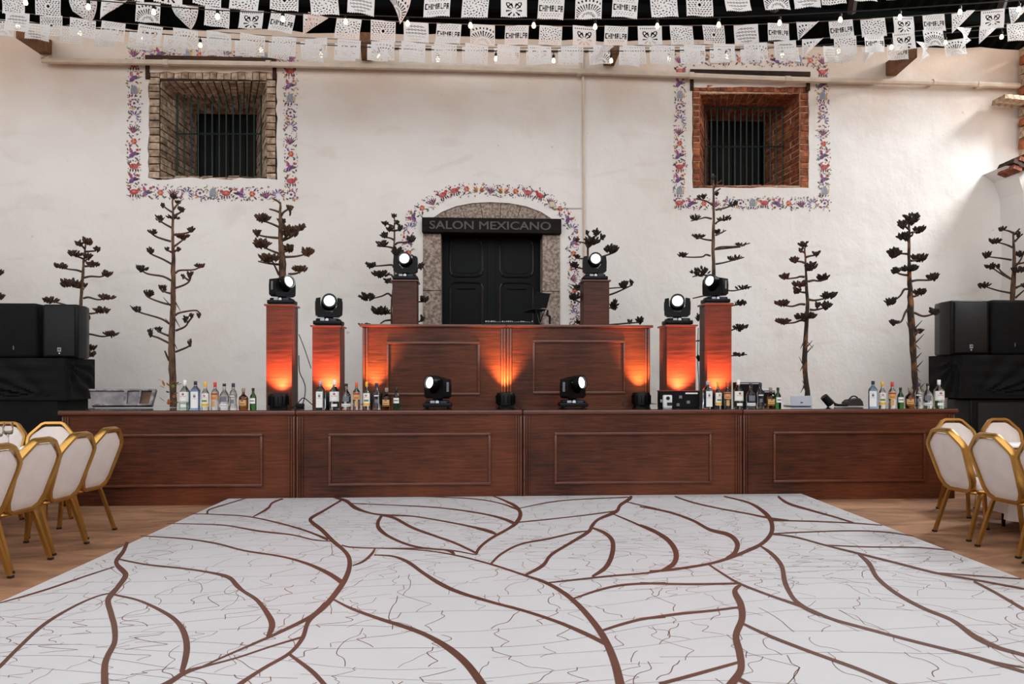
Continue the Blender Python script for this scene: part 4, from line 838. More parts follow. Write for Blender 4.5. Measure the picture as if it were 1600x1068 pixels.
agave('dark agave stalk at the right picture edge behind the right loudspeakers', (1380, 320), 3.236, 10.4, [(655, 900, 22), (655, 475, 22), (662, 300, 16), (657, 135, 8)],
 B_('655,140 630,130 600,125;662,150 690,120;665,185 690,160;655,215 620,200 575,188;650,278 600,270 535,262;648,375 600,350 555,320;648,375 600,340 580,315;645,445 580,432 515,412;665,315 690,285 708,252;662,340 680,330;670,420 690,410 712,402;668,470 690,450 714,430;665,300 720,290 770,270;662,420 720,400 780,380'),
 K_('600,120,42,18 685,150,30,32 570,180,62,28 525,252,46,36 543,310,56,26 582,310,22,22 508,405,56,26 690,245,42,26 685,325,66,32 708,405,24,26 775,265,60,30 785,372,60,30'), 109, zbase=0)
# green and orange bromeliad leaves tied round the foot of the bare stalk
c = P(268, 620, 8.66); root = thing('ivy_wrap', 'small green and orange leaves wrapped round the foot of the bare agave stalk', 'leaves', Vector((c.x, c.y, HS)))
r = random.Random(77)
for i in range(16):
    a = r.uniform(-2.8, -.3); z = HS + .02 + r.uniform(0, .27); p = Vector((c.x + math.cos(a) * .075, c.y + math.sin(a) * .075, z)); d = Vector((math.cos(a) * .6 + r.uniform(-.4, .4), math.sin(a) * .6, r.uniform(.1, 1))).normalized(); sd = d.cross(Vector((0, 0, 1))).normalized(); L = r.uniform(.05, .09); nm = sd.cross(d) * .004
    vs = [p, p + d * L * .5 + sd * .02, p + d * L, p + d * L * .5 - sd * .02]; q = MB(); q.hexa(vs, [v + nm for v in vs]); q.build('leaf', M['leaf'] if i % 2 else M['leafo'], root, Vector((c.x, c.y, HS)))

# ================================================================== BOTTLES
def curvetext(body, wd, ht, rad, z, m, parent, flat_y=None):
    me = textmesh(body, .02); xs = [v.co.x for v in me.vertices]; ys = [v.co.y for v in me.vertices]
    for v in me.vertices:
        x = v.co.x * wd / (max(xs) - min(xs)); zz = (v.co.y - (min(ys) + max(ys)) / 2) * ht / (max(ys) - min(ys))
        if flat_y is None: v.co = Vector((rad * math.sin(x / rad), -rad * math.cos(x / rad), z + zz))
        else: v.co = Vector((x, flat_y, z + zz))
    me.materials.append(m); return link('lettering', me, parent)
def wraplabel(rad, z0, z1, half, m, parent, name='label', power=2.0):
    q = MB(); q.lathe([(rad, z0), (rad, z1)], 14, a0=-math.pi / 2 - half, a1=-math.pi / 2 + half, power=power); return q.build(name, m, parent, smooth=True)
def roundel(rad, z, r0, m, parent):
    q = MB(); n = 12; q.add([(rad * math.sin(r0 * math.cos(2 * math.pi * i / n) / rad), -rad * math.cos(r0 * math.cos(2 * math.pi * i / n) / rad), z + r0 * math.sin(2 * math.pi * i / n)) for i in range(n)], [list(range(n))]); return q.build('emblem', m, parent)
def bottle_proto(kind):
    u = thing('bottle', '', 'bottle', (0, 0, 0), 0, 'spirit bottles on the bar')
    def body(prof, m, power=2.0, n=20): q = MB(); q.lathe(prof, n, power=power); return q.build('glass_body', m, u, smooth=True)
    def cap(r, z0, z1, m): q = MB(); q.lathe([(r * .95, z0), (r, z0 + .003), (r, z1 - .004), (r * .85, z1)], 14); return q.build('cap', m, u, smooth=True)
    if kind == 'rum':
        body([(.05, 0), (.055, .006), (.055, .19), (.05, .205), (.022, .245), (.016, .262), (.016, .285)], M['g_rum']); cap(.0185, .268, .325, M['whitecap'])
        l = wraplabel(.0562, .085, .195, 1.15, M['label'], u); roundel(.057, .172, .014, M['red'], l); curvetext('BACARDI', .062, .012, .057, .147, M['red'], l); wraplabel(.0568, .09, .094, .8, M['gtext'], l, 'print_line'); wraplabel(.0562, .03, .06, .6, M['label'], u)
    elif kind in ('gin', 'ginb'):
        gm = M['g_gin'] if kind == 'gin' else M['g_blue']
        body([(.044, 0), (.048, .006), (.049, .2), (.044, .22), (.02, .25), (.0155, .262), (.0155, .29)], gm, 5.0, 28); cap(.018, .27, .312, M['silver'] if kind == 'gin' else M['blackcap'])
        q = MB(); q.b2((-.036, -.0496, .02), (.036, -.0488, .196)); l = q.build('label', M['label'], u)
        curvetext('BOMBAY', .04, .008, 1, .172, M['gtext'], l, -.0502); curvetext('SAPPHIRE', .044, .008, 1, .122, M['gtext'], l, -.0502)
        q = MB(); n = 14; q.add([(.014 * math.cos(2 * math.pi * i / n), -.0503, .148 + .016 * math.sin(2 * math.pi * i / n)) for i in range(n)], [list(range(n))]); q.build('emblem', M['gtext'], l)
    elif kind == 'lemon':
        body([(.036, 0), (.039, .005), (.039, .175), (.034, .19), (.017, .222), (.014, .24), (.014, .27)], M['g_clear']); cap(.016, .25, .305, M['yellow'])
        l = wraplabel(.0402, .035, .178, 1.2, M['label'], u); roundel(.041, .155, .013, M['red'], l); curvetext('BACARDI', .05, .009, .041, .132, M['red'], l); wraplabel(.0407, .04, .068, 1.15, M['yellow'], l, 'lemon_band'); wraplabel(.0407, .085, .108, .7, M['leaf'], l, 'fruit_print')
    elif kind in ('redcap', 'orangecap'):
        body([(.037, 0), (.04, .005), (.04, .185), (.035, .2), (.017, .225), (.014, .24), (.014, .265)], M['g_clear']); cap(.0165, .245, .302, M['redcap'] if kind == 'redcap' else M['orange'])
        l = wraplabel(.0412, .105, .185, 1.2, M['tan'], u); wraplabel(.0416, .163, .178, 1.1, M['red'], l, 'red_band'); wraplabel(.0416, .12, .135, .6, M['orange'], l, 'print_line'); wraplabel(.0412, .03, .095, .45, M['tan'], u)
    elif kind == 'clear':
        body([(.048, 0), (.052, .006), (.052, .14), (.046, .165), (.024, .2), (.016, .215), (.016, .262)], M['g_clear']); cap(.0185, .255, .285, M['blackcap'])
        l = wraplabel(.0532, .03, .062, 1.2, M['label'], u); wraplabel(.0535, .04, .046, .8, M['gtext'], l, 'print_line'); wraplabel(.0532, .085, .145, .7, M['gtext'], u, 'printed_scene')
    elif kind == 'vodka':
        body([(.04, 0), (.044, .006), (.044, .03), (.036, .06), (.035, .12), (.04, .165), (.032, .2), (.016, .222), (.0145, .26)], M['g_clear']); cap(.0175, .245, .29, M['navy'])
        l = wraplabel(.0408, .135, .165, .9, M['navy'], u); wraplabel(.0412, .143, .156, .7, M['label'], l, 'print_line'); wraplabel(.0375, .07, .11, .5, M['gtext'], u, 'printed_scene')
    elif kind == 'brown':
        body([(.046, 0), (.05, .005), (.05, .12), (.044, .14), (.022, .16), (.0145, .17), (.0145, .2)], M['g_brown']); q = MB(); q.lathe([(.0145, .19), (.02, .203), (.021, .225), (.017, .237)], 12); q.build('stopper', M['cork'], u, smooth=True)
        l = wraplabel(.0512, .045, .105, .85, M['tan'], u); roundel(.0518, .1, .012, M['red'], l); wraplabel(.0516, .06, .066, .5, M['darkwood'], l, 'print_line'); wraplabel(.0512, .03, .038, 1.1, M['goldr'], u)
    elif kind == 'green':
        body([(.032, 0), (.035, .005), (.035, .125), (.03, .15), (.016, .175), (.0135, .19), (.0135, .225)], M['g_green']); cap(.0155, .205, .237, M['blackcap'])
        l = wraplabel(.0362, .065, .125, 1.0, M['label'], u); wraplabel(.0366, .09, .1, .7, M['navy'], l, 'print_line')
    return u
KIND = dict(rum='white rum bottle with red bat roundel and white cap', gin='pale blue gin bottle with white label and silver cap', ginb='deep blue gin bottle with black cap', lemon='citrus rum bottle with yellow cap', redcap='clear bottle with tan label and red cap', orangecap='clear bottle with tan label and orange cap', clear='clear wide shouldered tequila bottle with black cap', vodka='clear waisted vodka bottle with dark blue band', brown='short amber liquor bottle with grey stopper', green='small green bottle with white label')
GROUPS = [('in the leftmost row', 8.10, 'rum 289,ginb 305.5,lemon 321,redcap 336,clear 350.5,vodka 364.5,brown 380.5,green 395.5'),
 ('before the left booth end', 8.14, 'gin 501,rum 522.5,clear 541,orangecap 557,lemon 573,vodka 588.5,brown 604,green 619.5'),
 ('before the tallest right pedestal', 8.14, 'gin 1105.5,lemon 1122,orangecap 1136.5,rum 1153.5,clear 1173,vodka 1188,brown 1204,green 1215.5'),
 ('at the right end', 8.10, 'ginb 1364,lemon 1378.5,redcap 1394,green 1407,brown 1421.5,vodka 1435.5,clear 1449.5,rum 1467')]
protos = {}
r = random.Random(9)
for gl, Y, s in GROUPS:
    for it in s.split(','):
        k, x = it.split(); a = P(float(x), 640, Y + r.uniform(-.02, .02)); a.z = HS; rz = r.uniform(-.15, .15) + (-.35 if 'right end' in gl else 0) * (k != 'x')
        lab = KIND[k] + ' ' + gl
        if k not in protos: protos[k] = bottle_proto(k); o = protos[k]; o.location = a; o.rotation_euler = (0, 0, rz); o['label'] = lab
        else: dup(protos[k], a, rz, lab)

# ================================================================== THINGS ON THE STAGE
# red topped flight case with connector panel
YF = 8.26; a, b = P(1030, 630, YF).x, P(1094, 630, YF).x; zt = P(1062, 611, YF).z; org = Vector(((a + b) / 2, YF + .06, HS))
u = thing('power_box', 'black power distribution box with dark red top on the bar before the shorter right pedestal', 'power box', org)
q = MB(); q.rbox(((a + b) / 2, YF + .05, (HS + zt) / 2), (b - a - .01, .1, zt - HS), .006); q.build('body', M['black'], u, org)
q = MB(); q.rbox(((a + b) / 2, YF + .05, zt + .004), (b - a, .11, .012), .003); q.build('top_trim', M['redtop'], u, org)
q = MB(); q.b2((P(1071, 0, YF).x, YF - .002, P(0, 616, YF).z - .004), (P(1090, 0, YF).x, YF + .001, P(0, 616, YF).z + .012)); q.build('sticker', M['label'], u, org)
for px, py in ((1063, 620), (1059, 632), (1075, 628), (1034, 626)):
    c = P(px, py, YF); q = MB(); q.rbox((c.x, YF - .008, c.z), (.036, .02, .034), .004); q.build('socket', M['gtext'] if px != 1034 else M['silver'], u, org)
p0, p1 = P(1037, 640, 8.14), P(1051, 617, 8.14); org = Vector(((p0.x + p1.x) / 2, 8.18, HS))
u = thing('remote_box', 'small white control box with a black dial before the power box', 'control box', org)
q = MB(); q.rbox((org.x, 8.175, HS + (p1.z - HS) / 2), (p1.x - p0.x, .05, p1.z - HS), .012); q.build('body', M['white'], u, org, smooth=True)
q = MB(); q.lathe([(.022, 0), (.02, .012), (.0, .013)], 14, (org.x, 8.15, p1.z - .035), rot=Matrix.Rotation(R(90), 3, 'X')); q.build('dial', M['blackcap'], u, org)
q = MB(); q.rbox((org.x + .02, 8.147, HS + .05), (.06, .012, .035), .003); q.build('button_pad', M['blackcap'], u, org)
# thin black amplifier case standing behind the bottles
for k, (x0, x1, y0, Y, lab) in enumerate(((1153, 1190, 597, 8.45, 'upright black equipment case behind the clear bottles right of the pedestals'), (1193, 1212, 610, 8.42, 'small black box behind the amber bottle right of the pedestals'))):
    a, b = P(x0, y0, Y), P(x1, y0, Y); org = Vector(((a.x + b.x) / 2, Y + .09, HS)); u = thing('equipment_case', lab, 'case', org)
    q = MB(); q.rbox((org.x, Y + .09, (HS + a.z) / 2), (b.x - a.x, .18, a.z - HS), .01); q.build('body', M['black'], u, org); q = MB(); q.b2((a.x + .01, Y - .004, a.z - .02), (b.x - .01, Y, a.z - .008)); q.build('edge_strip', M['silver'], u, org)
    for sx in (a.x + .02, b.x - .02):
        q = MB(); q.lathe([(.01, 0), (.008, .006)], 8, (sx, Y - .001, HS + .03), rot=Matrix.Rotation(R(90), 3, 'X')); q.build('screw', M['gtext'], u, org)
# silver slab (closed computer seen from behind)
Y = 8.5; a, b = P(1236.5, 619, Y), P(1270, 619, Y); org = Vector(((a.x + b.x) / 2, Y, HS)); u = thing('laptop', 'open silver laptop seen from behind on the bar', 'laptop', org)
rot = Matrix.Rotation(R(-12), 3, 'X'); h = a.z - HS; q = MB(); q.rbox((org.x, Y + .02, HS + h / 2 + .008), (b.x - a.x, .008, h), .003, rot); scr = q.build('screen_lid', M['silver'], u, org)
q = MB(); q.b2((org.x - .014, Y + .009, HS + h * .35), (org.x + .014, Y + .012, HS + h * .35 + .012)); q.build('badge', M['navy'], scr, org)
q = MB(); q.rbox((org.x, Y + .13, HS + .009), (b.x - a.x, .2, .014), .004); q.build('keyboard_base', M['silver'], u, org)
# folded black lamp arm and bag
Y = 8.45; tp = lambda x, y: P(x, y, Y); org = Vector((tp(1315, 634).x, Y, HS)); u = thing('folded_stand', 'folded black stand lying on the bar between laptop and bottles', 'stand', org)
q = MB(); q.tube([tp(1287, 619), tp(1298, 631)], [.045, .05], 10); q.build('barrel', M['black'], u, org, smooth=True)
q = MB(); q.tube([tp(1294, 621), tp(1304, 630), tp(1312, 633)], .012, 6); q.build('strut', M['black'], u, org); q = MB(); q.rbox(tp(1314, 632.5) , (.14, .08, .03), .008); q.build('arm', M['black'], u, org)
org = Vector((tp(1338, 634).x, Y, HS)); u = thing('equipment_bag', 'small dark brown bag with a curved handle on the bar, right of the laptop', 'bag', org)
q = MB(); z0 = HS; pr = [tp(1325, 634), tp(1324, 629), tp(1329, 624.5), tp(1344, 622), tp(1348, 627), tp(1349.5, 634)]; 
for p in pr: p.z = max(p.z, HS + .002)
q.prism(pr, (0, .14, 0)); q.build('bag_body', mat('dark_brown_bag', srgb(52, 42, 38), .8), u, org); q = MB(); q.tube([Vector(p) for p in smoothpath([tuple(tp(x, y) + Vector((0, .04, 0))) for x, y in ((1328, 626), (1333, 620), (1339, 619), (1345, 624))], 4)], .009, 6); q.build('handle', M['black'], u, org)
# metal framed stage deck leaning on the bar at the left
Y = 8.55; u0 = [P(144, 638, Y), P(238, 638, Y), P(245, 609, Y + .12), P(140, 609, Y + .12)]
for p in u0[:2]: p.z = HS + .02
org = Vector(((u0[0].x + u0[1].x) / 2, Y, HS)); u = thing('deck_panel', 'grey aluminium framed deck panel leaning on the bar at the left', 'panel', org)
lp = lambda s, t: lerp2(u0, s, t)
def slab(name, s0, t0, s1, t1, th, m):
    q = MB(); f_ = [lp(s0, t0), lp(s1, t0), lp(s1, t1), lp(s0, t1)]; nn = (f_[1] - f_[0]).cross(f_[3] - f_[0]).normalized(); q.hexa([p - nn * .02 for p in f_], [p + nn * th for p in f_]); q.build(name, m, u, org)
slab('board', .0, .08, .53, .9, .0, M['greyboard']); slab('board', .58, .08, .76, .9, .0, M['greyboard']); slab('board', .79, .08, .95, .9, -.004, M['brownboard'])
slab('frame_rail', 0, .9, 1, 1, .025, M['steelframe']); slab('frame_rail', 0, 0, 1, .08, .025, M['steelframe'])
for s0, s1 in ((.53, .58), (.76, .79), (.95, 1.0)): slab('frame_post', s0, .08, s1, .9, .025, M['steelframe'])
# DJ mixer and laptop on a stand on the booth
zt = zb1; a = P(795, 505, YB + .25); org = Vector((a.x, YB + .24, zt)); u = thing('dj_controller', 'low black mixing controller with silver knobs on the booth top', 'mixer', org)
q = MB(); q.rbox((a.x, YB + .24, zt + .022), (.62, .3, .04), .006); q.build('body', M['blackg'], u, org)
r = random.Random(4)
for i in range(26):
    q = MB(); x = a.x - .29 + i * .0232; q.lathe([(.008, 0), (.007, .018), (0, .019)], 8, (x, YB + .12 + r.uniform(0, .2), zt + .042)); q.build('knob', M['silver'] if i % 3 else M['white'], u, org)
for sx in (-.2, .2):
    q = MB(); q.lathe([(.075, 0), (.07, .012), (0, .013)], 20, (a.x + sx, YB + .26, zt + .042)); q.build('jog_wheel', M['gtext'], u, org)
Y = YB + .2; org = Vector((P(850, 505, Y).x, Y, zt)); u = thing('laptop_stand', 'thin black tripod stand holding the laptop on the booth', 'stand', org)
q = MB(); q.tube([P(838, 484, Y), P(843, 506, Y - .04)], .006, 5); q.tube([P(838, 484, Y), P(851, 485, Y)], .006, 5); q.tube([P(851, 485, Y), P(843, 505, Y + .1)], .006, 5); q.build('leg', M['black'], u, org)
q = MB(); q.tube([P(856, 484, Y), P(855, 492, Y), P(859, 494, Y), P(859, 506, Y)], [.012, .018, .016, .013], 8); q.build('post', M['black'], u, org); q = MB(); q.tube([P(855, 493, Y), P(846, 504, Y)], .006, 5); q.build('brace', M['gtext'], u, org)
org = P(845, 482, Y); u = thing('laptop', 'open black laptop tilted on the stand before the door', 'laptop', org)
qd = [P(832, 480, Y - .02), P(854, 481.5, Y - .02), P(860, 458.5, Y - .1), P(837, 456, Y - .1)]; nn = Vector((0, .012, 0)); q = MB(); q.hexa([p + nn for p in qd], qd); q.build('screen_lid', M['blackg'], u, org)
qd = [P(832, 481, Y - .02), P(854, 482.5, Y - .02), P(840, 488, Y + .24), P(816, 486.5, Y + .24)]; nn = Vector((0, 0, .012)); q = MB(); q.hexa([p - nn for p in qd], qd); q.build('keyboard_base', M['black'], u, org)
# cables
def cab(label, pts, Y, rad=.006):
    q = MB(); q.tube([Vector(p) for p in smoothpath([tuple(P(x, y, Y)) for x, y in pts], 5)], rad, 5); o = q.build('cable', M['cable'], None, P(*pts[-1], Y)); tag(o, label, 'cable')
cab('thin black cable hanging down beside the tallest left pedestal', [(467, 555), (468, 580), (474, 594), (477, 605), (476, 620), (472, 633)], YP + .2)
cab('thin black cable slanting between the two left pedestals', [(467, 522), (476, 545), (486, 575)], YP + .2, .005)
cab('loose black cable lying on the bar between the left pedestals', [(455, 635), (462, 634), (470, 624), (476, 622), (488, 632)], YP - .1)
cab('thin black cable hanging beside the right pedestals', [(1091, 512), (1090, 560), (1092, 600), (1091, 634)], YP + .25, .005)
cab('short cable loop on the bar by the booth right end', [(980, 634), (973, 632), (976, 627), (982, 627)], 8.4, .007)
q = MB(); c = P(469, 633, YP - .1); c.z = HS; q.rbox(c + Vector((0, 0, .025)), (.09, .07, .05), .01); o = q.build('power_adapter', M['black'], None, c, smooth=True); tag(o, 'small black power adapter on the bar between the left pedestals', 'adapter')
# ================================================================== LOUDSPEAKERS
def speaker(px0, px1, side, pt, pb, Y, z0, dep, label, cover=False):
    a, b = P(px0, 520, Y).x, P(px1, 520, Y).x; zt = P((px0 + px1) / 2, pt, Y).z; wd = b - a; c = Vector(((a + b) / 2, Y + dep / 2, z0))
    u = thing('loudspeaker', label, 'loudspeaker', c, 0, 'black loudspeakers')
    q = MB(); h = zt - z0; e = .06
    pr = [(-wd / 2, 0), (wd / 2, 0), (wd / 2 - .02, dep * .55), (wd / 2 - .09, dep), (-wd / 2 + .09, dep), (-wd / 2 + .02, dep * .55)]
    bm = bmesh.new(); vs = [bm.verts.new((x, y - dep / 2, 0)) for x, y in pr]; f = bm.faces.new(vs); ex = bmesh.ops.extrude_face_region(bm, geom=[f]); bmesh.ops.translate(bm, vec=(0, 0, h), verts=[v for v in ex['geom'] if isinstance(v, bmesh.types.BMVert)])
    bmesh.ops.bevel(bm, geom=bm.edges[:], offset=.025 if not cover else .045, segments=3, affect='EDGES', profile=.5); bm.verts.index_update(); q.add([v.co for v in bm.verts], [[v.index for v in f.verts] for f in bm.faces]); bm.free()
    body = q.build('fabric_cover' if cover else 'cabinet', M['cloth'] if cover else M['black'], u, smooth=True)
    if not cover:
        q = MB(); q.rbox((0, -dep / 2 - .004, h / 2), (wd * .84, .03, h * .92), .012); g = q.build('grille', M['grille'], u, smooth=True)
        q = MB(); q.b2((-.022, -dep / 2 - .024, h * .12), (.022, -dep / 2 - .018, h * .12 + .05)); lg = q.build('logo_plate', M['silver'], u)
        q = MB(); q.b2((-.014, -dep / 2 - .0255, h * .12 + .012), (-.004, -dep / 2 - .0235, h * .12 + .04)); q.b2((.004, -dep / 2 - .0255, h * .12 + .012), (.014, -dep / 2 - .0235, h * .12 + .04)); q.build('logo_mark', M['black'], lg)
        q = MB(); q.lathe([(.01, 0), (.008, .004), (0, .005)], 8, (0, -dep / 2 - .019, h * .12 - .022), rot=Matrix.Rotation(R(90), 3, 'X')); q.build('indicator', M['white'], u)
    else:
        q = MB(); q.b2((-.02, -dep / 2 - .004, h * .15), (-.01, -dep / 2 + .002, h * .15 + .05)); q.build('tag', M['gtext'], u)
    return u
YQ = 9.4
def drape(name, label, x0, x1, z0, z1, Y, dep, seed, folds=.02):
    r = random.Random(seed); q = MB(); n = 14; m_ = 10; org = Vector(((x0 + x1) / 2, Y + dep / 2, z0))
    def grid(pa, pb, pc, pd, nrm, nu, nv, fan):
        vs = []
        for j in range(nv + 1):
            for i in range(nu + 1):
                u_, v_ = i / nu, j / nv; p = pa.lerp(pb, u_).lerp(pd.lerp(pc, u_), v_)
                e = min(u_, 1 - u_, v_, 1 - v_) * 6; e = min(1, e); ang = math.atan2(v_ - fan[1], u_ - fan[0])
                vs.append(p + nrm * (folds * e * math.sin(ang * 17 + 2 * math.sin(u_ * 5 + seed)) + folds * .3 * e * math.sin(v_ * 22 + u_ * 3)))
        q.add(vs, [(j * (nu + 1) + i, j * (nu + 1) + i + 1, (j + 1) * (nu + 1) + i + 1, (j + 1) * (nu + 1) + i) for j in range(nv) for i in range(nu)])
    c = lambda x, y, z: Vector((x, y, z)); Yb = Y + dep
    grid(c(x0, Y, z0), c(x1, Y, z0), c(x1, Y, z1), c(x0, Y, z1), c(0, -1, 0), 46, 24, (.9, .05) if seed % 2 else (.1, .05))
    grid(c(x1, Y, z0), c(x1, Yb, z0), c(x1, Yb, z1), c(x1, Y, z1), c(1, 0, 0), 24, 20, (.1, .95)); grid(c(x0, Yb, z0), c(x0, Y, z0), c(x0, Y, z1), c(x0, Yb, z1), c(-1, 0, 0), 24, 20, (.9, .95))
    grid(c(x0, Y, z1), c(x1, Y, z1), c(x1, Yb, z1), c(x0, Yb, z1), c(0, 0, 0), 8, 6, (.5, .5)); grid(c(x0, Yb, z0), c(x1, Yb, z0), c(x1, Yb, z1), c(x0, Yb, z1), c(0, 1, 0), 4, 4, (.5, .5))
    o = q.build(name, M['cloth'], None, org, smooth=True); return tag(o, label, 'speaker cover')
xL1 = P(101, 600, YQ).x; xR0 = P(1504, 600, YQ).x
zA, zB = P(50, 559, YQ).z, P(50, 625, YQ).z
dp = YQ * ((741 - 101) / (741 - 147) - 1)
drape('cloth_covered_subwoofer', 'black cloth covered subwoofer under the left loudspeakers', xL1 - 2.1, xL1, zB, zA, YQ, dp, 1)
drape('cloth_covered_subwoofer', 'black cloth covered lower subwoofer on the floor at the left', xL1 - 2.2, xL1 - .1, 0, zB - .004, YQ + .02, dp, 3, .012)
zA2, zB2 = P(1550, 554, YQ).z, P(1550, 622, YQ).z
drape('cloth_covered_subwoofer', 'black cloth covered subwoofer under the right loudspeakers', xR0, xR0 + 2.1, zB2, zA2, YQ, dp, 2)
u = speaker(1516, 1650, 0, 623, 0, YQ + .05, 0, dp - .1, 'bare black subwoofer cabinet on the floor below the right cloth cover')
speaker(66, 122, 0, 475, 0, YQ + .1, zA + .002, .45, 'black loudspeaker with grey grille, nearer the agave on the left stack')
speaker(-12, 58, 0, 473, 0, YQ + .12, zA + .002, .5, 'fabric covered loudspeaker at the left edge of the picture', True)
speaker(1486, 1546, 0, 469, 0, YQ + .1, zA2 + .002, .5, 'black loudspeaker with worn grille on the right stack')
speaker(1550, 1625, 0, 468, 0, YQ + .12, zA2 + .002, .5, 'fabric covered loudspeaker at the right edge of the picture', True)

# ================================================================== BANQUET CHAIRS AND TABLES
def chair_proto():
    u = thing('banquet_chair', '', 'chair', (0, 0, 0), 0, 'gold framed banquet chairs')
    # back frame outline in the plane of the back (x, height along the back)
    ol = [(-.10, 0), (.10, 0), (.15, .03), (.178, .09), (.205, .37), (.202, .41), (.186, .44), (.10, .535), (.07, .548), (-.07, .548), (-.10, .535), (-.186, .44), (-.202, .41), (-.205, .37), (-.178, .09), (-.15, .03)]
    lean = R(19); bt = lambda x, h, d=0: Vector((x, -.215 - math.sin(lean) * h - d * math.cos(lean), .405 + math.cos(lean) * h - d * math.sin(lean)))
    loop = []
    for i in range(len(ol)):
        a, b = ol[i], ol[(i + 1) % len(ol)]; loop += [a, ((a[0] + b[0]) / 2, (a[1] + b[1]) / 2)]
    q = MB(); n = len(loop); prof = [(-.014, -.027), (.009, -.027), (.014, -.014), (.014, .014), (.009, .027), (-.014, .027)]
    cx, cy = 0, .24; vs = []
    for i, (x, h) in enumerate(loop):
        a, b = loop[i - 1], loop[(i + 1) % n]; tx, ty = b[0] - a[0], b[1] - a[1]; l = math.hypot(tx, ty); nx_, ny_ = ty / l, -tx / l
        for o_, d_ in prof: vs.append(bt(x + nx_ * o_, h + ny_ * o_, d_))
    m_ = len(prof); q.add(vs, [(i * m_ + j, i * m_ + (j + 1) % m_, ((i + 1) % n) * m_ + (j + 1) % m_, ((i + 1) % n) * m_ + j) for i in range(n) for j in range(m_)])
    q.build('back_frame', M['gold'], u, smooth=True)
    # padded back, bulging both ways, with the hand slot left open under the top rail
    q = MB(); ins = []
    for x, h in ol: ins.append((x * .945, .275 + (h - .275) * .955 - (.022 if h > .53 else 0)))
    ins[9] = (ins[9][0], ins[9][1]); 
    for d_ in (-1, 1):
        c0 = len(q.v); ring = [[bt(.0 + x * s, .275 + (h - .275) * s, d_ * b_) for x, h in ins] for s, b_ in ((1, .004), (.94, .013), (.7, .018), (.3, .02))]
        vs = [v for r_ in ring for v in r_] + [bt(0, .275, d_ * .021)]; k = len(ins); fs = []
        for a in range(3): fs += [(a * k + i, a * k + (i + 1) % k, (a + 1) * k + (i + 1) % k, (a + 1) * k + i) for i in range(k)]
        fs += [(3 * k + i, 3 * k + (i + 1) % k, 4 * k) for i in range(k)]; q.add(vs, fs)
    q.build('backrest', M['fabric'], u, smooth=True)
    # seat
    def ring(s, z, yo=0): 
        pts = []
        for i in range(28):
            a = 2 * math.pi * i / 28; x, y = math.cos(a), math.sin(a); p = 4.5; k = (abs(x) ** p + abs(y) ** p) ** (-1 / p); wx_ = .215 + .012 * y * k
            pts.append(Vector((x * k * wx_ * s, y * k * .215 * s + .02 + yo, z)))
        return pts
    q = MB(); rs = [ring(.97, .415), ring(1, .425), ring(1, .445), ring(.96, .468), ring(.8, .48), ring(.4, .486)]; vs = [v for r_ in rs for v in r_]; vs.append(Vector((0, .02, .487)))
    q.add(vs, [(a * 28 + i, a * 28 + (i + 1) % 28, (a + 1) * 28 + (i + 1) % 28, (a + 1) * 28 + i) for a in range(5) for i in range(28)] + [(5 * 28 + i, 5 * 28 + (i + 1) % 28, 6 * 28) for i in range(28)] + [tuple(reversed(range(28)))]); q.build('seat', M['fabric'], u, smooth=True)
    q = MB(); q.tube([v for v in ring(.985, .408)], .013, 6, closed=True); q.build('seat_frame', M['gold'], u, smooth=True)
    for sx in (-1, 1):
        q = MB(); q.tube([Vector(p) for p in smoothpath([tuple(bt(sx * .10, .005)), (sx * .12, -.205, .395), (sx * .14, -.17, .395), (sx * .15, -.05, .395)], 4)], .014, 6); q.build('back_bracket', M['gold'], u, smooth=True)
        def leg(pts):
            q = MB(); sp = smoothpath(pts, 4); 
            vs = []; k = len(sp)
            for i, p in enumerate(sp):
                p = Vector(p); vs += [p + Vector((a, b, 0)) for a, b in ((-.013, -.014), (.013, -.014), (.013, .014), (-.013, .014))]
            q.add(vs, [(4 * i + j, 4 * i + (j + 1) % 4, 4 * i + 4 + (j + 1) % 4, 4 * i + 4 + j) for i in range(k - 1) for j in range(4)] + [(3, 2, 1, 0), tuple(4 * (k - 1) + j for j in range(4))]); lg = q.build('leg', M['gold'], u)
            q = MB(); e = Vector(sp[-1]); q.rbox(e + Vector((0, 0, .009)), (.031, .033, .018), .003); q.build('foot_cap', M['rubber'], lg)
        leg([(sx * .165, -.10, .40), (sx * .172, -.165, .385), (sx * .18, -.20, .30), (sx * .195, -.30, .0)])
        leg([(sx * .17, .12, .40), (sx * .18, .175, .385), (sx * .185, .19, .3), (sx * .195, .225, .0)])
    return u
ch0 = chair_proto(); used = [False]
def chair(x, y, rz, label):
    if not used[0]: used[0] = True; ch0.location = (x, y, 0); ch0.rotation_euler = (0, 0, rz); ch0['label'] = label; return ch0
    return dup(ch0, (x, y, 0), rz, label)
def chair_feet(n, f_, label, rz):         # near and far rear foot pixels
    a, b = G(*n), G(*f_); m_ = (a + b) / 2; d = Vector((math.sin(rz), -math.cos(rz), 0)) * .30      # local -y in world * depth
    c = m_ - d; chair(c.x, c.y, rz, label)
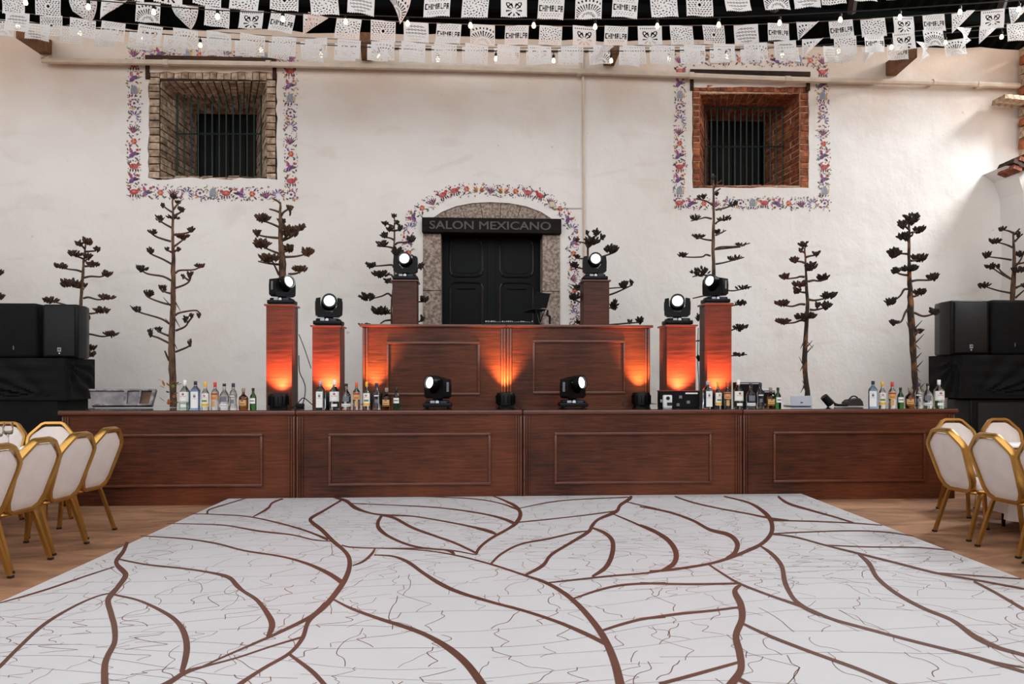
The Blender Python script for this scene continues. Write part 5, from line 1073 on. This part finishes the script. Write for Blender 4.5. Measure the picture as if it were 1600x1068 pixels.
# left row: backs towards +x, so chairs face -x  (local +y -> -x)
rzL = R(90 - 7)
chair_feet((133, 842), (181, 828), 'gold framed white banquet chair nearest the bar in the left row', rzL)
chair_feet((86, 869), (133, 848), 'gold framed white banquet chair, second from the bar in the left row', rzL)
chair_feet((19, 897), (78, 873), 'gold framed white banquet chair, third from the bar in the left row', rzL)
a = G(-38, 925); b = G(10, 898); chair_feet((-50, 934), (10, 899), 'gold framed white banquet chair cut off by the left picture edge', rzL)
rzR = R(-90 + 6)
chair_feet((1511, 846), (1463, 830), 'gold framed white banquet chair nearest the bar in the right row', rzR)
chair_feet((1590, 875), (1529, 851), 'gold framed white banquet chair, second from the bar in the right row', rzR)
chair_feet((1680, 908), (1601, 877), 'gold framed white banquet chair cut off by the right picture edge', rzR)
def chair_top(px, py, rz, label, zt=.91):
    p = G(px, py, zt); d = Vector((math.sin(rz), -math.cos(rz), 0)) * .30; c = p - d; return chair(c.x, c.y, rz, label)
chair_top(77, 664, R(180 + 6), 'white banquet chair facing the camera at the far end of the left table')
chair_top(3, 664, R(180 - 4), 'white banquet chair facing the camera behind the goblets at the left edge')
chair_top(1495, 656, R(180 - 4), 'white banquet chair facing the camera behind the nearest right row chair', .925)
chair_top(1569, 659, R(180), 'white banquet chair facing the camera at the far end of the right table', .902)
def table(x0, x1, y0, y1, label, lc, seed):
    r = random.Random(seed); cx, cy = (x0 + x1) / 2, (y0 + y1) / 2; zt = .76
    u = thing('banquet_table', label, 'table', (cx, cy, 0)); org = Vector((cx, cy, 0))
    q = MB(); q.b2((x0, y0, zt - .03), (x1, y1, zt - .006)); q.build('table_top', M['brownboard'], u, org)
    for sx in (x0 + .12, x1 - .12):
        for sy in (y0 + .15, y1 - .15):
            q = MB(); q.tube([(sx, sy, 0), (sx, sy, zt - .03)], .016, 8); q.build('leg', M['black'], u, org)
    cl = MB(); per = []; n = 60
    L = [(x0, y0), (x1, y0), (x1, y1), (x0, y1)]
    for k in range(4):
        a, b = L[k], L[(k + 1) % 4]; m_ = int(math.hypot(b[0] - a[0], b[1] - a[1]) / .045); nx_, ny_ = (b[1] - a[1]), -(b[0] - a[0]); l = math.hypot(nx_, ny_)
        for i in range(m_): t = i / m_; per.append((a[0] + (b[0] - a[0]) * t, a[1] + (b[1] - a[1]) * t, nx_ / l, ny_ / l, len(per)))
    vs = []; zs = [zt - .002, zt - .02, zt - .12, zt - .3, zt - .45, .17]
    for k, z in enumerate(zs):
        for x, y, nx_, ny_, i in per:
            amp = [0, .004, .012, .03, .045, .055][k]; o_ = .006 + amp * (1 + math.sin(i * .83 + .6 * math.sin(i * .37 + seed)))
            vs.append(Vector((x + nx_ * o_, y + ny_ * o_, z + (.0 if k < 5 else .05 * math.sin(i * .21 + seed)))))
    m_ = len(per); fs = [(k * m_ + i, k * m_ + (i + 1) % m_, (k + 1) * m_ + (i + 1) % m_, (k + 1) * m_ + i) for k in range(len(zs) - 1) for i in range(m_)] + [tuple(range(m_))]
    cl.add(vs, fs); o = cl.build('tablecloth', M['tcloth'], None, Vector((cx, cy, .17)), smooth=True); tag(o, lc, 'tablecloth')
tl = table(-5.6, -4.16, 3.4, 6.52, 'folding banquet table under the left white cloth', 'white tablecloth with folded skirt on the left banquet table', 1)
tr_ = table(4.76, 6.0, 3.6, 6.58, 'folding banquet table under the right white cloth', 'white tablecloth with folded skirt on the right banquet table', 2)
def plate(px, py, label, z=.76):
    c = G(px, py, z + .01); c.z = z; u = thing('place_setting_plate', label, 'plate', c)
    q = MB(); q.lathe([(.1, 0), (.15, .008), (.155, .014), (.15, .014), (.1, .006), (0, .006)], 28); q.build('charger', M['goldr'], u, smooth=True)
    q = MB(); q.lathe([(.07, .007), (.12, .018), (.125, .024), (.12, .024), (.07, .012), (0, .012)], 28); q.build('plate', M['china'], u, smooth=True)
    q = MB(); q.rbox((.0, 0, .032), (.1, .17, .022), .008, Matrix.Rotation(.4, 3, 'Z')); q.build('folded_napkin', M['napkin'], u, smooth=True)
plate(44, 703, 'gold rimmed plate with folded napkin at the far corner of the left table'); plate(1574, 699, 'gold rimmed plate with folded napkin at the far end of the right table'); plate(2, 716, 'gold rimmed plate with folded napkin at the left picture edge')
def goblet(px, py, h, label, z=.76):
    c = G(px, py, z); u = thing('goblet', label, 'glass', c)
    q = MB(); q.lathe([(.034, 0), (.034, .003), (.008, .008), (.005, .02), (.005, h * .42), (.012, h * .46), (.034, h * .56), (.04, h * .72), (.036, h), (.033, h), (.037, h * .72), (.03, h * .57), (0, h * .49)], 20); q.build('bowl_and_stem', M['g_goblet'], u, smooth=True)
goblet(-3, 701, .2, 'clear stemmed goblet at the left picture edge on the left table'); goblet(13, 699, .22, 'clear stemmed goblet left of the gold rimmed plate on the left table'); goblet(-14, 712, .17, 'short clear goblet on the left table, partly out of view')
# ================================================================== PAPER BANNERS
FW, FH, NU, NV = .30, .245, 46, 36
FONT = {'C': ('111', '100', '100', '100', '111'), 'H': ('101', '101', '111', '101', '101'), 'I': ('1', '1', '1', '1', '1'), 'M': ('10001', '11011', '10101', '10001', '10001'), 'A': ('111', '101', '111', '101', '101'), 'L': ('100', '100', '100', '100', '111'), 'P': ('111', '101', '111', '100', '100')}
def textcols(s):
    rows = ['' for _ in range(5)]
    for ch in s:
        for i in range(5): rows[i] += FONT[ch][i] + '0'
    return [rr_[:-1] for rr_ in rows]
TXT = textcols('CHIMALPA')
ELL = {2: [(.5, .5, 1, 0, .062, .075)], 3: []}
_r = random.Random(3)
for _j in range(9):                                # rows of slanted slits round a disc
    for _i in range(8):
        _x, _y = .09 + _i * .117 + (_j % 2) * .04, .12 + _j * .095
        if math.hypot(_x - .5, _y - .5) > .13: _a = .5 if _x < .5 else -.5; ELL[2].append((_x, _y, math.cos(_a), math.sin(_a), .045, .02))
for _k in range(62):                               # leaf sprays
    _t = _k * 2.399; _d = .06 + .46 * math.sqrt(_k / 62); _x, _y = .5 + _d * math.cos(_t), .5 + _d * math.sin(_t); _a = _t + .9 + _r.uniform(-.4, .4)
    ELL[3].append((_x, _y, math.cos(_a), math.sin(_a), _r.uniform(.03, .05), _r.uniform(.014, .023)))
def hole(pat, i, j, r_):
    x = (i + .5) / NU; y = (j + .5) / NV          # y from the string down
    cx, cy = x - .5, y - .5
    if x < .045 or x > .955 or y < .07 or y > .93: return False
    if pat == 0:                                   # CHIMALPA
        j0 = 14; nr_ = 10; k = (j - j0) * 5 // nr_ if 0 <= j - j0 < nr_ else -1
        if j0 - 2 <= j < j0 + nr_ + 2:
            c = int((i - 2) / (NU - 4) * len(TXT[0])) if 2 <= i < NU - 2 else -1
            return k >= 0 and c >= 0 and TXT[k][c] == '1'
        return ((i + (j // 3) * 2) % 5 < 2) and j % 3 == 0 and .12 < x < .88
    if pat == 1:                                   # fan
        a = math.atan2(.95 - y, cx); d = math.hypot(cx, .95 - y); k = a * 17 / math.pi
        return .16 < d < .82 and (k % 1.0) < .42 and int(d * 11) % 4 != 3
    if pat in (2, 3): return any((((x - ex) * ca + (y - ey) * sa) / ra) ** 2 + ((-(x - ex) * sa + (y - ey) * ca) / rb) ** 2 < 1 for ex, ey, ca, sa, ra, rb in ELL[pat])
    if pat == 4:                                   # lines of small lettering in an oval
        d = math.hypot(cx / .42, cy / .42); jj = j % 6
        return d < 1 and jj < 3 and ((i * 7 + j * 3 + (j // 6) * 5) % 6 < 3)
    if pat == 5:                                   # eyes and petals
        d1 = math.hypot((abs(cx) - .22), (cy + .12) * .8); a = math.atan2(cy - .15, cx); d2 = math.hypot(cx, (cy - .18) * .8)
        return (.05 < d1 < .09 and True) or (.1 < d2 < .3 and math.sin(a * 9) > .35) or (abs(cy + .36) < .04 and i % 4 < 2)
    return False
def flagmesh(pat, curl, seed):
    r_ = random.Random(seed); q = MB(); idx = {}
    a1, p1, a2, p2 = r_.uniform(.004, .014), r_.uniform(0, 6), r_.uniform(.004, .01), r_.uniform(0, 6); sk = r_.uniform(-.025, .025)
    def vert(i, j):
        if (i, j) in idx: return idx[(i, j)]
        u_, v_ = i / NU, j / NV; x = (u_ - .5) * FW + sk * v_; z = -v_ * FH; y = a1 * v_ * math.sin(7 * u_ + p1) + a2 * math.sin(5 * v_ + p2) * v_
        if curl == 1:                               # one lower corner folded back up
            e = max(0, (u_ - .45) + (v_ - .55)) ; x -= e * .22; y -= e * .22; z += e * .2
        elif curl == 2:                             # twisted narrow
            a = 1.15 * v_ + .2; y += x * math.sin(a); x *= math.cos(a)
        elif curl == 3:                             # folded diagonally into a triangle
            e = max(0, (u_ - (1 - v_) * .95)); x -= e * .20; z += e * .16; y -= .012 * (e > 0) + e * .05
        idx[(i, j)] = len(q.v); q.v.append(Vector((x, y, z))); return idx[(i, j)]
    for j in range(NV):
        for i in range(NU):
            if hole(pat, i, j, r_): continue
            if j >= NV - 2 and (i // 2 + (j - NV)) % 2 == (0 if j == NV - 1 else 7): continue      # scalloped lower edge
            q.f.append([vert(i, j), vert(i + 1, j), vert(i + 1, j + 1), vert(i, j + 1)]); q.m.append(0); q.c.append(None)
    o = q.build('flag', M['paper'], None, data_only=True, smooth=True); me = o.data; bpy.data.objects.remove(o); return me
FM = {}
def flag(pat, curl, var):
    k = (pat, curl, var)
    if k not in FM: FM[k] = flagmesh(pat, curl, hash((pat, curl, var)) % 9999 + 1)
    return FM[k]
def garland(label, pts, Y, xs, seed, specials={}, scale=1.0, pats=None):
    r_ = random.Random(seed); sp = smoothpath([(float(x), float(y)) for x, y in pts], 8)
    def yat(x):
        for a, b in zip(sp, sp[1:]):
            if a[0] <= x <= b[0]: return a[1] + (b[1] - a[1]) * (x - a[0]) / (b[0] - a[0])
        return sp[-1][1] if x > sp[-1][0] else sp[0][1]
    org = P(*sp[len(sp) // 2], Y); u = thing('paper_garland', label, 'paper bunting', org, 0, 'cut paper garlands')
    q = MB(); q.tube([P(x, y, Y) for x, y in sp], .005, 4); q.build('string', M['string'], u, org)
    seq = pats or [0, 3, 2, 4, 1, 5]
    for k, x in enumerate(xs):
        pat, curl = specials.get(k, (seq[(k * 5 + seed) % 6] if not isinstance(seq, dict) else 0, 0))
        c = P(x, yat(x), Y); s2 = math.atan2(yat(x + 5) - yat(x - 5), 10)
        o = link('flag', flag(pat, curl, k % 3), u); o.location = c - org - Vector((0, .004, 0)); o.rotation_euler = (r_.uniform(-.12, .12), s2 + r_.uniform(-.05, .05), r_.uniform(-.16, .16)); sc = scale * r_.uniform(.96, 1.04); o.scale = (sc, sc, sc)
A_x = [75 + i * 59.2 for i in range(-1, 27)]; A_x = [i for i in A_x]
A_x = [325, 385, 445, 505, 565, 622, 684, 744, 803, 862, 920, 978, 1036, 1092, 1150, 1210, 1258, 1300, 1345, 1400, 265, 205]
garland('nearest row of white cut paper flags along the very top', [(100, -45), (325, -24), (565, -10), (800, -5), (920, -5), (1036, -8), (1150, -13), (1300, -25), (1500, -45)], 8.35, A_x, 1, {0: (2, 0), 1: (3, 0), 2: (2, 0), 3: (3, 0), 4: (4, 0), 5: (1, 2), 6: (0, 0), 7: (3, 0), 8: (5, 0), 9: (0, 0), 10: (1, 0), 11: (0, 0), 12: (3, 0), 13: (2, 0), 14: (4, 0), 15: (1, 0)}, 1.04)
B_x = [20, 75, 131, 180, 232, 290, 340, 394, 443, 494, 546, 599, 650, 702, 754, 808, 861, 913, 963, 1015, 1064, 1114, 1165, 1216, 1262, 1313, 1363, 1411, 1458, 1505, 1551, 1592]
garland('second row of white cut paper flags, the one lettered and backed by dark roof', [(-20, -12), (75, -6), (232, 4), (340, 12), (443, 21), (546, 29), (650, 35), (754, 38.5), (861, 40.5), (963, 41), (1064, 40), (1165, 38.5), (1216, 36.5), (1313, 32), (1411, 26), (1505, 19), (1630, 8)], 9.1, B_x, 2, {0: (3, 0), 1: (2, 0), 2: (3, 2), 3: (4, 3), 4: (1, 0), 5: (3, 2), 6: (3, 0), 7: (5, 0), 8: (0, 0), 9: (1, 1), 10: (3, 0), 11: (2, 0), 12: (4, 0), 13: (0, 0), 14: (1, 0), 15: (0, 0), 16: (3, 0), 17: (5, 0), 18: (0, 0), 19: (5, 0), 20: (3, 0), 21: (2, 0), 22: (4, 0), 23: (0, 0), 24: (1, 3), 25: (0, 0), 26: (3, 0), 27: (5, 0), 28: (0, 0), 29: (3, 1), 30: (5, 0), 31: (2, 1)})
C_x = [28, 80, 130, 178, 236, 290, 342, 395, 444, 494, 546, 598, 646, 696, 745, 795, 843, 894, 943, 990, 1036, 1085, 1131, 1180, 1226, 1270, 1320, 1365, 1411, 1457, 1505, 1548, 1590]
garland('third row of white cut paper flags, in front of the wall top', [(-20, 15), (80, 25), (236, 40), (395, 54), (546, 62), (696, 68), (843, 71), (990, 71), (1131, 69), (1226, 64), (1320, 57), (1411, 50), (1505, 43), (1630, 32)], 9.75, C_x, 3, {17: (2, 0), 18: (1, 1), 25: (1, 3), 30: (3, 2), 31: (3, 3)}, 1.03)
D_x = [5, 60, 112, 165, 220, 275, 330, 383, 437, 487, 540, 590, 640, 690, 738, 788, 838, 888, 936, 984, 1030, 1078, 1124, 1172, 1232, 1300, 1318, 1362, 1402, 1442, 1490]
garland('hindmost row of white cut paper flags, hanging lowest against the wall', [(-20, 28), (60, 36), (220, 51), (383, 62), (540, 69), (690, 73), (838, 75), (984, 75), (1124, 74), (1232, 72), (1318, 73), (1402, 69), (1490, 62), (1630, 50)], 10.2, D_x, 4, {27: (3, 1), 29: (3, 2)}, .98)
# ---- festoon lights
def festoon(label, pts, Y, bulbs):
    sp = smoothpath([(float(x), float(y)) for x, y in pts], 8); org = P(*sp[len(sp) // 2], Y); u = thing('string_lights', label, 'string lights', org, 0, 'festoon light strings')
    q = MB(); q.tube([P(x, y, Y) for x, y in sp], .007, 5); q.build('cable', M['cable'], u, org)
    for x, y in bulbs:
        yy = min(sp, key=lambda p: abs(p[0] - x))[1]; c = P(x, y, Y) - org; t = P(x, min(yy, y - 5), Y) - org
        q = MB(); q.tube([t, c + Vector((0, 0, .05))], .006, 5); q.lathe([(.011, .075), (.02, .065), (.02, .032), (.015, .026)], 10, c); so = q.build('socket', M['black'], u)
        q = MB(); q.lathe([(.012, .03), (.022, .004), (.026, -.014), (.019, -.032), (0, -.04)], 10, c); q.build('bulb', M['bulb'], u, smooth=True)
festoon('festoon light string with glowing bulbs just before the dark roof', [(-20, -10), (138, 0), (340, 16), (540, 23), (735, 29), (930, 30), (1123, 27), (1313, 19), (1500, 7), (1630, -2)], 8.75, [(40, 3), (138, 10), (240, 18), (340, 25), (442, 29), (540, 33), (637, 36), (735, 39), (834, 39), (930, 41), (1027, 40), (1123, 38), (1218, 35), (1313, 30), (1406, 26), (1500, 18), (1592, 14)])
festoon('festoon light string with small bulbs hanging before the white wall', [(-20, 30), (125, 42), (313, 58), (502, 70), (684, 78), (865, 80), (1045, 79), (1225, 74), (1310, 68), (1390, 60), (1477, 52), (1630, 38)], 9.95, [(28, 40), (125, 52), (220, 60), (313, 70), (408, 78), (502, 85), (592, 88), (684, 92), (775, 91), (865, 94), (955, 94), (1045, 91), (1135, 88), (1222, 85), (1310, 79), (1393, 73), (1477, 66), (1565, 57)])
